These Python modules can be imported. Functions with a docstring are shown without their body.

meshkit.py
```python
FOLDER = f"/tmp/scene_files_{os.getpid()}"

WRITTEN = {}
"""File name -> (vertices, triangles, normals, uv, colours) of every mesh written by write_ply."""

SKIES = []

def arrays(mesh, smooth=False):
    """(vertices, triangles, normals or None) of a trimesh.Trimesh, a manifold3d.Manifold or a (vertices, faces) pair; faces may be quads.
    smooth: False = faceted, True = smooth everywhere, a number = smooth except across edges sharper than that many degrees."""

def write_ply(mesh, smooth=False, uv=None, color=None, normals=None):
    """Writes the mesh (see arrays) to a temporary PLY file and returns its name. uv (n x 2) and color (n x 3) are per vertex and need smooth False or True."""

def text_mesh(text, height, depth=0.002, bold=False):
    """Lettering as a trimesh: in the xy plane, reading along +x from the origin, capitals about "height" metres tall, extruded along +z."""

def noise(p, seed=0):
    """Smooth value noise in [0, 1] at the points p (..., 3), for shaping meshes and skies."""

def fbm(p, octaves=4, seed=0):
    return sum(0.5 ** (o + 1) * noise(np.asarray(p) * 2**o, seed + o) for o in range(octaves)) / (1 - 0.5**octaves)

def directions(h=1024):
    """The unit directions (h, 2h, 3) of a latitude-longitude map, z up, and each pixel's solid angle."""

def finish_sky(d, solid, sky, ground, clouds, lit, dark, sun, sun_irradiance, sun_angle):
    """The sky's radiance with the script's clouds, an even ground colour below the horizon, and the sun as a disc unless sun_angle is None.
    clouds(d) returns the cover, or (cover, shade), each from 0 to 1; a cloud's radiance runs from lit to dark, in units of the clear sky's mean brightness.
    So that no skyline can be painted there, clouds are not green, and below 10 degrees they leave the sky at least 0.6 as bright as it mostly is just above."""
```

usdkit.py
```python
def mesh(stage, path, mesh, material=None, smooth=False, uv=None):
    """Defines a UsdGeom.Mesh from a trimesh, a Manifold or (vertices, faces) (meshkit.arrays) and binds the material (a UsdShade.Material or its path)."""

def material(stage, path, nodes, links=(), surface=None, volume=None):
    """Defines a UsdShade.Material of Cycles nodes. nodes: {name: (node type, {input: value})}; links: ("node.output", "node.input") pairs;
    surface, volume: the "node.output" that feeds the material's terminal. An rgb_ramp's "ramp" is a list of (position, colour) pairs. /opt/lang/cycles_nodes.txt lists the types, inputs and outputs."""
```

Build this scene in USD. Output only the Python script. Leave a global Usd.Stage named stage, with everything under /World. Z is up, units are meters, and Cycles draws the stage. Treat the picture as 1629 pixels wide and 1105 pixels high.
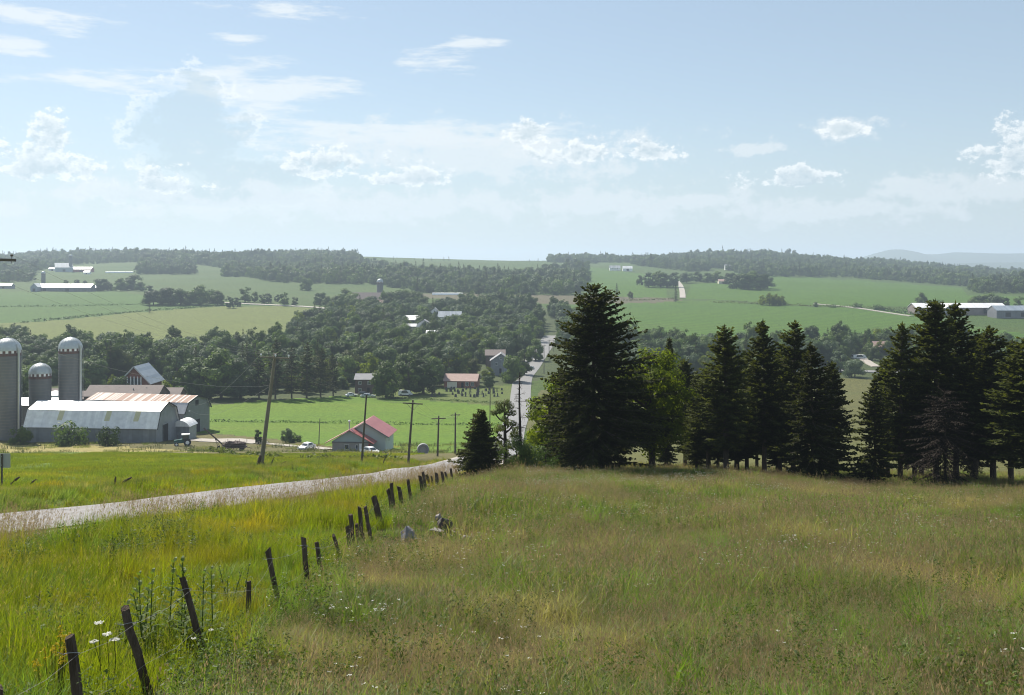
import math, random, numpy as np, trimesh, usdkit
from pxr import Usd, UsdGeom, UsdLux, UsdShade, Sdf, Gf, Vt
from scipy.interpolate import PchipInterpolator
from scipy.ndimage import map_coordinates
from meshkit import noise, fbm

stage = Usd.Stage.CreateInMemory()
UsdGeom.SetStageUpAxis(stage, UsdGeom.Tokens.z)
UsdGeom.SetStageMetersPerUnit(stage, 1.0)
UsdGeom.Xform.Define(stage, '/World')
UsdGeom.Scope.Define(stage, '/World/Looks')

# ================================================================== camera, exposure, sun, sky
F, CX, HOR = 1600.0, 814.5, 425.0          # focal length in the photo's pixels, centre column, horizon row
EXPOSURE = 0.85
SKY_STRENGTH, SUN_INTENSITY = 0.067, 1.2
HAZE = 0.00016
cam = UsdGeom.Camera.Define(stage, '/World/camera')
cam.CreateHorizontalApertureAttr(36.0)
cam.CreateFocalLengthAttr(F / 1629 * 36)
cam.CreateVerticalApertureOffsetAttr(-(552.5 - HOR) / 1629 * 36)
cam.CreateClippingRangeAttr(Gf.Vec2f(0.05, 60000))
cam.AddRotateXOp().Set(90.0)
cam.CreateExposureAttr(EXPOSURE)

SUN_AZ, SUN_EL = math.radians(-38), math.radians(47)      # azimuth from the view direction (+y) towards +x
sun_dir = np.array([math.sin(SUN_AZ) * math.cos(SUN_EL), math.cos(SUN_AZ) * math.cos(SUN_EL), math.sin(SUN_EL)])
sun = UsdLux.DistantLight.Define(stage, '/World/sun')
sun.CreateIntensityAttr(SUN_INTENSITY); sun.CreateAngleAttr(0.53); sun.CreateColorAttr(Gf.Vec3f(1.0, 0.94, 0.83))
sun.CreateNormalizeAttr(True)
sun.AddTransformOp().Set(Gf.Matrix4d().SetRotate(Gf.Rotation(Gf.Vec3d(0, 0, 1), Gf.Vec3d(*map(float, sun_dir)))))


def sky_material():
    """Clear sky plus clouds: noise masks round the places in the sky where the photograph has clouds, looser noise everywhere else."""
    N, L = {}, []
    def node(kind, ins=None, **links):
        n = f'n{len(N)}'
        N[n] = (kind, dict(ins or {}))
        for a, b in links.items():
            if isinstance(b, str): L.append((b, f'{n}.{a}'))
            else: N[n][1][a] = b
        return n
    def m(op, a, b=0.0, c=None, clamp=False):
        kw = dict(value1=a, value2=b)
        if c is not None: kw['value3'] = c
        return node('math', {'math_type': op, 'use_clamp': clamp}, **kw) + '.value'
    def smooth(v, a, b):
        return node('map_range', {'range_type': 'smoothstep', 'from_min': a, 'from_max': b, 'to_min': 0.0, 'to_max': 1.0, 'clamp': True}, value=v) + '.result'
    d = node('texture_coordinate') + '.generated'
    sky = node('sky_texture', {'sky_type': 'single_scattering', 'sun_disc': False, 'sun_elevation': SUN_EL, 'sun_rotation': SUN_AZ, 'air_density': 1.0, 'aerosol_density': 0.35, 'ozone_density': 1.0, 'altitude': 200.0}) + '.color'
    s = node('separate_xyz', vector=d)
    az = m('arctan2', s + '.x', s + '.y')
    flat = m('sqrt', m('add', m('multiply', s + '.x', s + '.x'), m('multiply', s + '.y', s + '.y')))
    el = m('divide', s + '.z', m('maximum', flat, 0.02))
    p = node('combine_xyz', x=az, y=el, z=0.0) + '.vector'
    # three kinds of noise: billows, the same billows seen a little nearer to the sun, and streaks
    puff = node('noise_texture', {'dimensions': '2D', 'scale': 34.0, 'detail': 5.0, 'roughness': 0.68}, vector=node('mapping', {'scale': (1.0, 1.45, 1.0)}, vector=p) + '.vector') + '.fac'
    puff2 = node('noise_texture', {'dimensions': '2D', 'scale': 34.0, 'detail': 4.0, 'roughness': 0.68}, vector=node('mapping', {'scale': (1.0, 1.45, 1.0), 'location': (-0.0022, 0.0062, 0)}, vector=p) + '.vector') + '.fac'
    streak = node('noise_texture', {'dimensions': '2D', 'scale': 12.0, 'detail': 4.0, 'roughness': 0.66}, vector=node('mapping', {'scale': (1.0, 5.5, 1.0), 'rotation': (0, 0, -0.05)}, vector=p) + '.vector') + '.fac'
    def v(op, a, b, c=None):
        kw = dict(vector1=a, vector2=b)
        if c is not None: kw['vector3'] = c
        return node('vector_math', {'math_type': op}, **kw)
    def elements(items):
        """One minus the distance in radii to the nearest of the items: px, py of the widest row, half width, height above it and, if flat below, height below it (photo pixels)."""
        best = None
        for px, py, w, up, *down in items:
            a0, e0 = math.atan((px - CX) / F), (HOR - py) / F * math.cos(math.atan((px - CX) / F))
            q = v('multiply_add', p, (F / w, F / up, 0), (-a0 * F / w, -e0 * F / up, 0)) + '.vector'
            if down: q = v('maximum', q, v('multiply', q, (-1, -up / down[0], 0)) + '.vector') + '.vector'
            d_ = v('length', q, (0, 0, 0)) + '.value'
            best = d_ if best is None else m('minimum', best, d_)
        return m('subtract', 1.0, best)
    cum = elements([(75, 272, 78, 40, 14), (72, 240, 40, 52, 40), (262, 296, 72, 26, 10), (515, 276, 62, 42, 8), (655, 287, 72, 34, 9), (915, 250, 68, 34, 9), (1028, 245, 62, 20, 10),
                    (1255, 290, 66, 26, 9), (1612, 262, 62, 42, 20), (1345, 205, 45, 14, 12), (842, 212, 45, 20, 16), (1660, 205, 60, 30, 30), (1790, 250, 110, 50, 20), (-120, 250, 110, 60, 20)])
    soft = elements([(110, 308, 52, 16), (12, 332, 40, 12), (1345, 203, 62, 20), (1190, 238, 66, 11), (790, 265, 36, 12), (760, 245, 330, 50), (980, 325, 260, 32), (1540, 300, 150, 30), (560, 325, 420, 30), (1300, 335, 260, 22), (210, 300, 110, 26), (430, 300, 60, 16), (900, 330, 90, 22), (1080, 320, 120, 18), (1440, 290, 60, 10), (640, 320, 70, 14), (300, 335, 120, 14)])
    grey = elements([(305, 215, 92, 72), (312, 160, 42, 52), (400, 280, 110, 30), (330, 310, 170, 20)])
    thin = elements([(60, 28, 100, 26), (20, 74, 60, 24), (455, 16, 125, 17), (368, 61, 62, 11), (705, 98, 76, 17), (745, 70, 52, 13), (300, 136, 260, 28), (440, 142, 140, 46), (600, 214, 280, 30), (820, 220, 190, 34), (170, 130, 120, 16)])
    # away from the frame: the same kinds of cloud, placed by a wide noise
    big = node('noise_texture', {'dimensions': '2D', 'scale': 2.6, 'detail': 1.0, 'roughness': 0.5}, vector=node('mapping', {'scale': (1.0, 3.0, 1.0), 'location': (4.7, 1.3, 0.0)}, vector=p) + '.vector') + '.fac'
    out = smooth(m('absolute', az), 0.56, 0.75)
    low = m('subtract', 1.0, smooth(el, 0.22, 0.5))
    bigc = m('multiply', m('subtract', big, 0.54), 3.5)
    elsewhere = m('subtract', m('multiply', m('multiply', out, low), m('add', bigc, 1.0)), 1.0)
    cum = m('maximum', cum, elsewhere)
    n1, n2, n3 = (m('subtract', x, 0.5) for x in (puff, puff2, streak))
    cc = m('add', cum, m('multiply', n1, 3.2))
    cs = m('add', soft, m('multiply', n1, 3.0))
    cg = m('add', grey, m('multiply', n1, 1.7))
    ct = m('add', m('multiply', thin, 0.9), m('multiply', n3, 2.6))
    relief = m('multiply_add', m('subtract', n1, n2), 5.0, 0.62, clamp=True)
    core = smooth(cc, 0.25, 1.15)
    lit = m('multiply', relief, m('subtract', 1.0, m('multiply', core, 0.75)), clamp=True)
    a_thin = m('multiply', smooth(ct, 0.05, 0.8), 0.78)
    a_grey = m('multiply', smooth(cg, 0.0, 0.35), 0.44)
    a_edge = m('multiply', m('multiply', smooth(cg, -0.20, 0.02), m('subtract', 1.0, smooth(cg, 0.02, 0.2))), m('multiply', smooth(n1, -0.16, 0.10), 0.55))
    a_soft = m('multiply', smooth(cs, -0.05, 0.6), 0.72)
    a_cum = m('multiply', smooth(cc, 0.0, 0.42), 0.86)
    def over(base, alpha, colour):
        return node('mix', {'color2': colour}, fac=alpha, color1=base) + '.color'
    veil = m('add', 0.38, m('multiply', m('subtract', 1.0, smooth(el, -0.02, 0.17)), 0.42))
    clear = over(sky, veil, (4.35, 5.25, 5.8))
    c = over(clear, a_thin, (7.4, 7.8, 8.0))
    c = over(c, a_edge, (8.4, 8.7, 8.8))
    c = over(c, a_grey, (4.15, 5.3, 5.95))
    c = over(c, a_soft, (6.9, 7.4, 7.7))
    tone = node('mix', {'color1': (4.7, 5.7, 6.3), 'color2': (9.0, 9.2, 9.2)}, fac=lit) + '.color'
    c = node('mix', {}, fac=a_cum, color1=c, color2=tone) + '.color'
    bg = node('background_shader', {'strength': SKY_STRENGTH}, color=c)
    return usdkit.material(stage, '/World/Looks/sky_clouds', N, L, surface=bg + '.background')


dome = UsdLux.DomeLight.Define(stage, '/World/sky')
UsdShade.MaterialBindingAPI.Apply(dome.GetPrim()).Bind(sky_material())


# ================================================================== helpers
CUSTOM = ('label', 'category', 'group', 'kind')
used_names = {}
def numbered(name, parent='/World'):
    k = (parent, name)
    n = used_names.get(k, -1) + 1
    used_names[k] = n
    return name if n == 0 else f'{name}_{n:03d}'

def setdata(prim, label=None, cat=None, group=None, kind=None):
    for k, v in zip(CUSTOM, (label, cat, group, kind)):
        if v: prim.SetCustomDataByKey(k, v)
    return prim

def ppath(parent):
    return '/World' if parent is None else str(parent.GetPath())

def obj(name, mesh, mat, parent=None, smooth=False, **data):
    path = f'{ppath(parent)}/{numbered(name, ppath(parent))}'
    p = usdkit.mesh(stage, path, mesh, M[mat], smooth).GetPrim()
    return setdata(p, **data)

def thing(name, label, cat, loc=(0, 0, 0), rotz=0.0, scale=None, group=None):
    x = UsdGeom.Xform.Define(stage, '/World/' + numbered(name))
    place(x, loc, rotz, scale)
    return setdata(x.GetPrim(), label, cat, group)

def place(x, loc, rotz, scale):
    s = (1, 1, 1) if scale is None else (scale,) * 3 if np.ndim(scale) == 0 else scale
    x.AddTranslateOp().Set(Gf.Vec3d(*map(float, loc))); x.AddRotateZOp().Set(math.degrees(rotz)); x.AddScaleOp().Set(Gf.Vec3f(*map(float, s)))

protos = {}
def copy_of(key, name, label, cat, loc, rotz=0.0, scale=None, group=None):
    """A thing made like the first one of its kind: the first call builds it, later calls refer to it."""
    x = UsdGeom.Xform.Define(stage, '/World/' + numbered(name))
    place(x, loc, rotz, scale)
    p = x.GetPrim()
    if key in protos and not callable(protos[key]):
        p.GetReferences().AddInternalReference(protos[key]); p.SetInstanceable(True)
    else:
        build = protos[key]
        protos[key] = p.GetPath()
        build(p)
    return setdata(p, label, cat, group)

def cat_meshes(parts):
    vs, fs, n = [], [], 0
    for v, f in parts:
        vs.append(np.asarray(v, float)); fs.append(np.asarray(f, int) + n); n += len(v)
    return np.vstack(vs), np.vstack(fs)

class MB:
    """Collects boxes, bars, prisms and quads into one mesh."""
    def __init__(s): s.p = []
    def add(s, v, f): s.p.append((np.asarray(v, float), np.asarray(f, int))); return s
    def box(s, x0, x1, y0, y1, z0, z1):
        v = np.array([[x, y, z] for x in (x0, x1) for y in (y0, y1) for z in (z0, z1)], float)
        f = [[0, 1, 3], [0, 3, 2], [4, 6, 7], [4, 7, 5], [0, 4, 5], [0, 5, 1], [2, 3, 7], [2, 7, 6], [0, 2, 6], [0, 6, 4], [1, 5, 7], [1, 7, 3]]
        return s.add(v, f)
    def bar(s, a, b, w, h=None, up=(0, 0, 1)):
        """A square bar from a to b, w wide, h high."""
        a, b = np.asarray(a, float), np.asarray(b, float); h = h or w
        t = b - a; t /= np.linalg.norm(t) + 1e-12
        u = np.cross(t, up)
        if np.linalg.norm(u) < 1e-6: u = np.cross(t, (1, 0, 0))
        u /= np.linalg.norm(u); n = np.cross(u, t)
        c = [(-1, -1), (1, -1), (1, 1), (-1, 1)]
        v = [p + u * i * w / 2 + n * j * h / 2 for p in (a, b) for i, j in c]
        f = []
        for k in range(4):
            q = (k + 1) % 4; f += [[k, q, 4 + q], [k, 4 + q, 4 + k]]
        f += [[0, 2, 1], [0, 3, 2], [4, 5, 6], [4, 6, 7]]
        return s.add(v, f)
    def tube(s, pts, radii, sides=6, cap=True):
        p = np.asarray(pts, float); r = np.broadcast_to(radii, (len(p),)).astype(float)
        t = np.gradient(p, axis=0); t /= np.linalg.norm(t, axis=1, keepdims=True) + 1e-12
        ref = np.where(np.abs(t[:, 2:]) < 0.9, [[0, 0, 1.0]], [[1.0, 0, 0]])
        a = np.cross(t, ref); a /= np.linalg.norm(a, axis=1, keepdims=True) + 1e-12
        b = np.cross(t, a); an = np.arange(sides) * 2 * np.pi / sides
        v = (p[:, None] + r[:, None, None] * (np.cos(an)[None, :, None] * a[:, None] + np.sin(an)[None, :, None] * b[:, None])).reshape(-1, 3)
        f = []
        for i in range(len(p) - 1):
            for j in range(sides):
                k = (j + 1) % sides
                f += [[i * sides + j, (i + 1) * sides + k, i * sides + k], [i * sides + j, (i + 1) * sides + j, (i + 1) * sides + k]]
        if cap:
            n = len(v); v = np.vstack([v, p[-1:], p[:1]]); o = (len(p) - 1) * sides
            for j in range(sides):
                k = (j + 1) % sides
                f += [[o + j, n, o + k], [j, k, n + 1]]
        return s.add(v, f)
    def prism(s, poly, axis, a, b):
        """A polygon (in the two other axes) drawn out along axis from a to b; convex polygons only."""
        poly = np.asarray(poly, float); n = len(poly)
        def lift(c):
            o = np.zeros((n, 3)); others = [k for k in range(3) if k != axis]
            o[:, others[0]], o[:, others[1]], o[:, axis] = poly[:, 0], poly[:, 1], c
            return o
        v = np.vstack([lift(a), lift(b)]); f = []
        for k in range(n):
            q = (k + 1) % n; f += [[k, q, n + q], [k, n + q, n + k]]
        for k in range(1, n - 1): f += [[0, k + 1, k], [n, n + k, n + k + 1]]
        m = trimesh.Trimesh(v, f, process=False); m.fix_normals()
        return s.add(m.vertices, m.faces)
    def slab(s, quad, t):
        """A flat quad thickened by t along its normal (downwards)."""
        q = np.asarray(quad, float); n = np.cross(q[1] - q[0], q[3] - q[0]); n /= np.linalg.norm(n)
        if n[2] < 0: n = -n
        v = np.vstack([q, q - n * t]); f = [[0, 1, 2], [0, 2, 3], [4, 6, 5], [4, 7, 6]]
        for k in range(4):
            j = (k + 1) % 4; f += [[k, 4 + k, 4 + j], [k, 4 + j, j]]
        m = trimesh.Trimesh(v, f, process=False); m.fix_normals()
        return s.add(m.vertices, m.faces)
    def tri(s, m): return s.add(m.vertices, m.faces)
    def mesh(s): return cat_meshes(s.p)

# ================================================================== materials
M = {}
def mat(name, nodes, links, surface): M[name] = usdkit.material(stage, '/World/Looks/' + name, nodes, links, surface=surface)

def plain(name, col, rough=0.7, var=0.2, scale=1.5, bump=0.0, bump_scale=20.0, metallic=0.0, spec=0.4, stretch=(1, 1, 1), turn=0.0):
    """A surface of one colour, mottled by noise in world space."""
    lo = tuple(c * (1 - var) for c in col); hi = tuple(min(1, c * (1 + var)) for c in col)
    n = {'g': ('geometry', {}), 'mp': ('mapping', {'scale': stretch, 'rotation': (0, 0, turn)}), 'n': ('noise_texture', {'scale': scale, 'detail': 4.0, 'roughness': 0.65}),
         'r': ('rgb_ramp', {'ramp': [(0.25, lo), (0.75, hi)]}), 'p': ('principled_bsdf', {'roughness': rough, 'metallic': metallic, 'specular_ior_level': spec})}
    l = [('g.position', 'mp.vector'), ('mp.vector', 'n.vector'), ('n.fac', 'r.fac'), ('r.color', 'p.base_color')]
    if bump:
        n['bn'] = ('noise_texture', {'scale': bump_scale, 'detail': 3.0}); n['b'] = ('bump', {'strength': bump, 'distance': 0.05})
        l += [('mp.vector', 'bn.vector'), ('bn.fac', 'b.height'), ('b.normal', 'p.normal')]
    mat(name, n, l, 'p.BSDF')

def field(name, cols, scale, stretch=(1, 1, 1), rot=0.0, rows=0.0, row_scale=1.0, fine=2.0, bump=0.6, bump_dist=0.25, sheen=0.0):
    """Ground cover: three colours over broad noise, a finer noise for tufts, and drilled rows where a crop has them."""
    n = {'g': ('geometry', {}), 'mp': ('mapping', {'scale': stretch, 'rotation': (0, 0, rot)}),
         'n': ('noise_texture', {'scale': scale, 'detail': 6.0, 'roughness': 0.62, 'distortion': 0.4}),
         'f': ('noise_texture', {'scale': fine, 'detail': 5.0, 'roughness': 0.7}),
         'r': ('rgb_ramp', {'ramp': [(0.3, cols[0]), (0.5, cols[1]), (0.7, cols[2])]}),
         'fm': ('map_range', {'from_min': 0.25, 'from_max': 0.75, 'to_min': 0.62, 'to_max': 1.38}),
         'x': ('mix', {'mix_type': 'multiply', 'fac': 1.0}),
         'b': ('bump', {'strength': bump, 'distance': bump_dist}),
         'p': ('principled_bsdf', {'roughness': 0.9, 'specular_ior_level': 0.15, 'sheen_weight': sheen, 'sheen_roughness': 0.4})}
    l = [('g.position', 'mp.vector'), ('mp.vector', 'n.vector'), ('g.position', 'f.vector'), ('n.fac', 'r.fac'), ('f.fac', 'fm.value'), ('fm.result', 'x.color2'), ('f.fac', 'b.height'), ('b.normal', 'p.normal')]
    if rows:
        n['w'] = ('wave_texture', {'wave_type': 'bands', 'bands_direction': 'x', 'scale': row_scale, 'distortion': 1.5, 'detail': 2.0, 'detail_scale': 0.4})
        n['wm'] = ('map_range', {'to_min': 1 - rows, 'to_max': 1 + rows}); n['x2'] = ('mix', {'mix_type': 'multiply', 'fac': 1.0})
        l += [('mp.vector', 'w.vector'), ('w.fac', 'wm.value'), ('r.color', 'x2.color1'), ('wm.result', 'x2.color2'), ('x2.color', 'x.color1')]
    else:
        l += [('r.color', 'x.color1')]
    l += [('x.color', 'p.base_color')]
    mat(name, n, l, 'p.BSDF')

def foliage(name, cols, trans, patch_scale=0.0, patch=None, tree_var=0.25, tfac=0.35, gloss=0.25):
    """Leaves, needles and blades: each leaf its own tone, each plant a little lighter or darker, light passing through.
    patch: two more colours (dry, lush) mixed in over broad noise on the ground."""
    n = {'g': ('geometry', {}), 'o': ('object_info', {}), 'r': ('rgb_ramp', {'ramp': cols}),
         'tm': ('map_range', {'to_min': 1 - tree_var, 'to_max': 1 + tree_var}), 'x': ('mix', {'mix_type': 'multiply', 'fac': 1.0}),
         'd': ('principled_bsdf', {'roughness': 0.55, 'specular_ior_level': gloss}), 't': ('translucent_bsdf', {}), 'tx': ('mix', {'mix_type': 'multiply', 'fac': 1.0, 'color2': trans}),
         'm': ('mix_closure', {'fac': tfac})}
    l = [('g.random_per_island', 'r.fac'), ('o.random', 'tm.value'), ('tm.result', 'x.color2'), ('x.color', 'd.base_color'), ('x.color', 'tx.color1'), ('tx.color', 't.color'), ('d.BSDF', 'm.closure1'), ('t.BSDF', 'm.closure2')]
    if patch:
        n |= {'pn': ('noise_texture', {'scale': patch_scale, 'detail': 4.0, 'roughness': 0.6, 'distortion': 0.5}), 'p1': ('map_range', {'from_min': 0.50, 'from_max': 0.66, 'clamp': True}),
              'p2': ('map_range', {'from_min': 0.48, 'from_max': 0.34, 'clamp': True}), 'y1': ('mix', {'color2': patch[0]}), 'y2': ('mix', {'color2': patch[1]}), 'f1': ('math', {'math_type': 'multiply', 'value2': patch[2]}), 'f2': ('math', {'math_type': 'multiply', 'value2': patch[2]})}
        l += [('g.position', 'pn.vector'), ('pn.fac', 'p1.value'), ('pn.fac', 'p2.value'), ('p1.result', 'f1.value1'), ('p2.result', 'f2.value1'), ('f1.value', 'y1.fac'), ('f2.value', 'y2.fac'), ('r.color', 'y1.color1'), ('y1.color', 'y2.color1'), ('y2.color', 'x.color1')]
    else:
        l += [('r.color', 'x.color1')]
    mat(name, n, l, 'm.closure')

# ground covers
field('meadow_ground', [(0.0594, 0.06138, 0.01634), (0.08415, 0.07425, 0.02541), (0.1089, 0.08712, 0.0363)], 0.35, fine=6.0, bump=1.0)
field('verge_ground', [(0.077, 0.099, 0.014), (0.11, 0.1265, 0.016), (0.143, 0.1375, 0.03)], 0.3, fine=6.0, bump=1.0)
field('hayfield', [(0.08721, 0.1377, 0.01555), (0.1102, 0.1606, 0.01901), (0.1377, 0.1652, 0.02592)], 0.06, fine=2.5, bump=0.9)
field('straw', [(0.1938, 0.1647, 0.05814), (0.2519, 0.2132, 0.07752), (0.2132, 0.1938, 0.06783)], 0.2, fine=2.0)
field('bank', [(0.07225, 0.0765, 0.0238), (0.102, 0.08925, 0.034), (0.085, 0.0935, 0.0255)], 0.08, stretch=(1, 3, 1), fine=1.2)
field('bright_field', [(0.07061, 0.1288, 0.007896), (0.0807, 0.1417, 0.008772), (0.09083, 0.1384, 0.01141)], 0.03, stretch=(.35, 1.6, 1), fine=0.8, bump=0.3)
field('lawn', [(0.06314, 0.09184, 0.01722), (0.08036, 0.1033, 0.02296), (0.06888, 0.09758, 0.01722)], 0.08, fine=1.0)
field('tan_field', [(0.07687, 0.0797, 0.02296), (0.0861, 0.08561, 0.02624), (0.0738, 0.08266, 0.02296)], 0.03, stretch=(.5, 1.5, 1), fine=0.8, bump=0.3)
field('pale_field', [(0.0851, 0.1066, 0.0189), (0.09612, 0.115, 0.02362), (0.09063, 0.1122, 0.01984)], 0.012, stretch=(.4, 1.6, 1), rows=0.16, row_scale=0.08, rot=0.5, fine=0.35, bump=0.2)
field('green_field', [(0.03379, 0.07897, 0.00732), (0.04174, 0.08884, 0.008536), (0.04771, 0.08884, 0.01098)], 0.01, stretch=(.3, 1.6, 1), rows=0.16, row_scale=0.06, rot=0.35, fine=0.35, bump=0.2)
field('right_field', [(0.04183, 0.09033, 0.006494), (0.0478, 0.09767, 0.006926), (0.05178, 0.09522, 0.008656)], 0.012, stretch=(.25, 1.8, 1), rows=0.16, row_scale=0.06, rot=-0.2, fine=0.35, bump=0.2)
field('pasture', [(0.03456, 0.06758, 0.008232), (0.0432, 0.07434, 0.01058), (0.04666, 0.07209, 0.01176)], 0.01, stretch=(.4, 1.6, 1), fine=0.3, bump=0.2)
field('fallow', [(0.07995, 0.07195, 0.03997), (0.09061, 0.07995, 0.04797), (0.08528, 0.07995, 0.03731)], 0.02, stretch=(.3, 2, 1), fine=0.4, bump=0.2)
field('forest_floor', [(.03, .045, .014), (.045, .06, .02), (.06, .075, .022)], 0.08, fine=0.8)
field('ditch_cover', [(.035, .05, .014), (.05, .06, .018), (.06, .06, .025)], 0.3, fine=2.0)
plain('gravel', (0.315, 0.285, 0.255), 0.9, 0.15, 0.8, bump=0.4)
plain('asphalt', (0.176, 0.1654, 0.1619), 0.8, 0.30, 1.6, bump=0.2, bump_scale=60, spec=0.5, stretch=(1, .05, 1), turn=0.2)
plain('valley_asphalt', (0.16, 0.156, 0.156), 0.65, 0.12, 0.15, spec=0.5)
plain('mountain_forest', (.05, .075, .05), 0.95, 0.2, 0.002)
# buildings
def metal_roof(name, a, b, stripe, rust=0.0):
    """Corrugated sheet in strips: each strip a tone between a and b."""
    mat(name, {'tc': ('texture_coordinate', {}), 's': ('separate_xyz', {}), 'm': ('math', {'math_type': 'divide', 'value2': stripe}), 'fl': ('math', {'math_type': 'floor'}), 'wn': ('white_noise_texture', {'dimensions': '1D'}),
               'r': ('rgb_ramp', {'ramp': [(0.0, a), (0.45, a), (0.6, b), (1.0, b)]}), 'n': ('noise_texture', {'scale': 0.9, 'detail': 5.0}), 'nm': ('map_range', {'from_min': .3, 'from_max': .7, 'to_min': .86, 'to_max': 1.1}), 'x': ('mix', {'mix_type': 'multiply', 'fac': 1.0}),
               'w': ('wave_texture', {'bands_direction': 'x', 'scale': 1.3 }), 'b': ('bump', {'strength': 0.35, 'distance': 0.03}), 'p': ('principled_bsdf', {'roughness': 0.45 + rust, 'specular_ior_level': 0.5 - 1.5 * rust})},
        [('tc.object', 's.vector'), ('tc.object', 'n.vector'), ('tc.object', 'w.vector'), ('s.x', 'm.value1'), ('m.value', 'fl.value1'), ('fl.value', 'wn.w'), ('wn.value', 'r.fac'), ('n.fac', 'nm.value'), ('r.color', 'x.color1'), ('nm.result', 'x.color2'), ('x.color', 'p.base_color'), ('w.fac', 'b.height'), ('b.normal', 'p.normal')], 'p.BSDF')
metal_roof('white_metal', (.66, .66, .67), (.74, .74, .74), 1.0)
metal_roof('rusty_metal', (.24, .135, .095), (.50, .46, .43), 0.42, 0.2)
metal_roof('grey_metal', (.30, .32, .34), (.40, .41, .43), 0.9)
metal_roof('grey_siding', (.17, .185, .205), (.205, .22, .24), 0.7)
metal_roof('dark_siding', (.115, .12, .14), (.145, .15, .17), 0.7)
metal_roof('red_metal', (.29, .095, .095), (.33, .115, .11), 0.6)
metal_roof('slate_metal', (.20, .24, .29), (.26, .30, .35), 0.9)
plain('bluegrey_siding', (.30, .37, .39), 0.6, 0.06, 0.5)
plain('pale_green_siding', (.42, .48, .45), 0.6, 0.06, 0.5)
plain('grey_block', (.27, .255, .24), 0.85, 0.12, 1.5)
plain('brown_shingle', (.185, .15, .14), 0.85, 0.15, 0.7)
plain('pink_shingle', (.34, .235, .21), 0.8, 0.12, 0.7)
plain('grey_shingle', (.22, .22, .235), 0.8, 0.15, 0.7)
plain('brick', (.22, .085, .06), 0.85, 0.2, 1.2)
plain('dark_brick', (.11, .07, .06), 0.85, 0.2, 1.2)
plain('white_paint', (.72, .72, .71), 0.5, 0.05, 1.0)
plain('cream_paint', (.66, .60, .50), 0.5, 0.05, 1.0)
plain('red_paint', (.27, .05, .045), 0.6, 0.1, 1.0)
plain('dark_opening', (.012, .012, .014), 0.9, 0.1)
plain('yellowed_panel', (.50, .47, .30), 0.5, 0.12, 1.5)
plain('concrete_stave', (.152, .155, .160), 0.85, 0.16, 0.6, stretch=(1, 1, .35))
plain('dome_metal', (.44, .47, .48), 0.42, 0.14, 1.2, metallic=0.35)
plain('brick_band', (.13, .075, .07), 0.8, 0.2, 2.0)
plain('galvanised', (.46, .47, .48), 0.4, 0.1, 3.0, metallic=0.6)
plain('sign_back', (.35, .35, .36), 0.5, 0.05)
plain('window_frame', (.70, .70, .69), 0.5, 0.03)
mat('glass', {'p': ('principled_bsdf', {'base_color': (.03, .04, .05), 'roughness': 0.12, 'specular_ior_level': 0.9})}, [], 'p.BSDF')
plain('green_tank', (.12, .20, .19), 0.5, 0.1)
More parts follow.
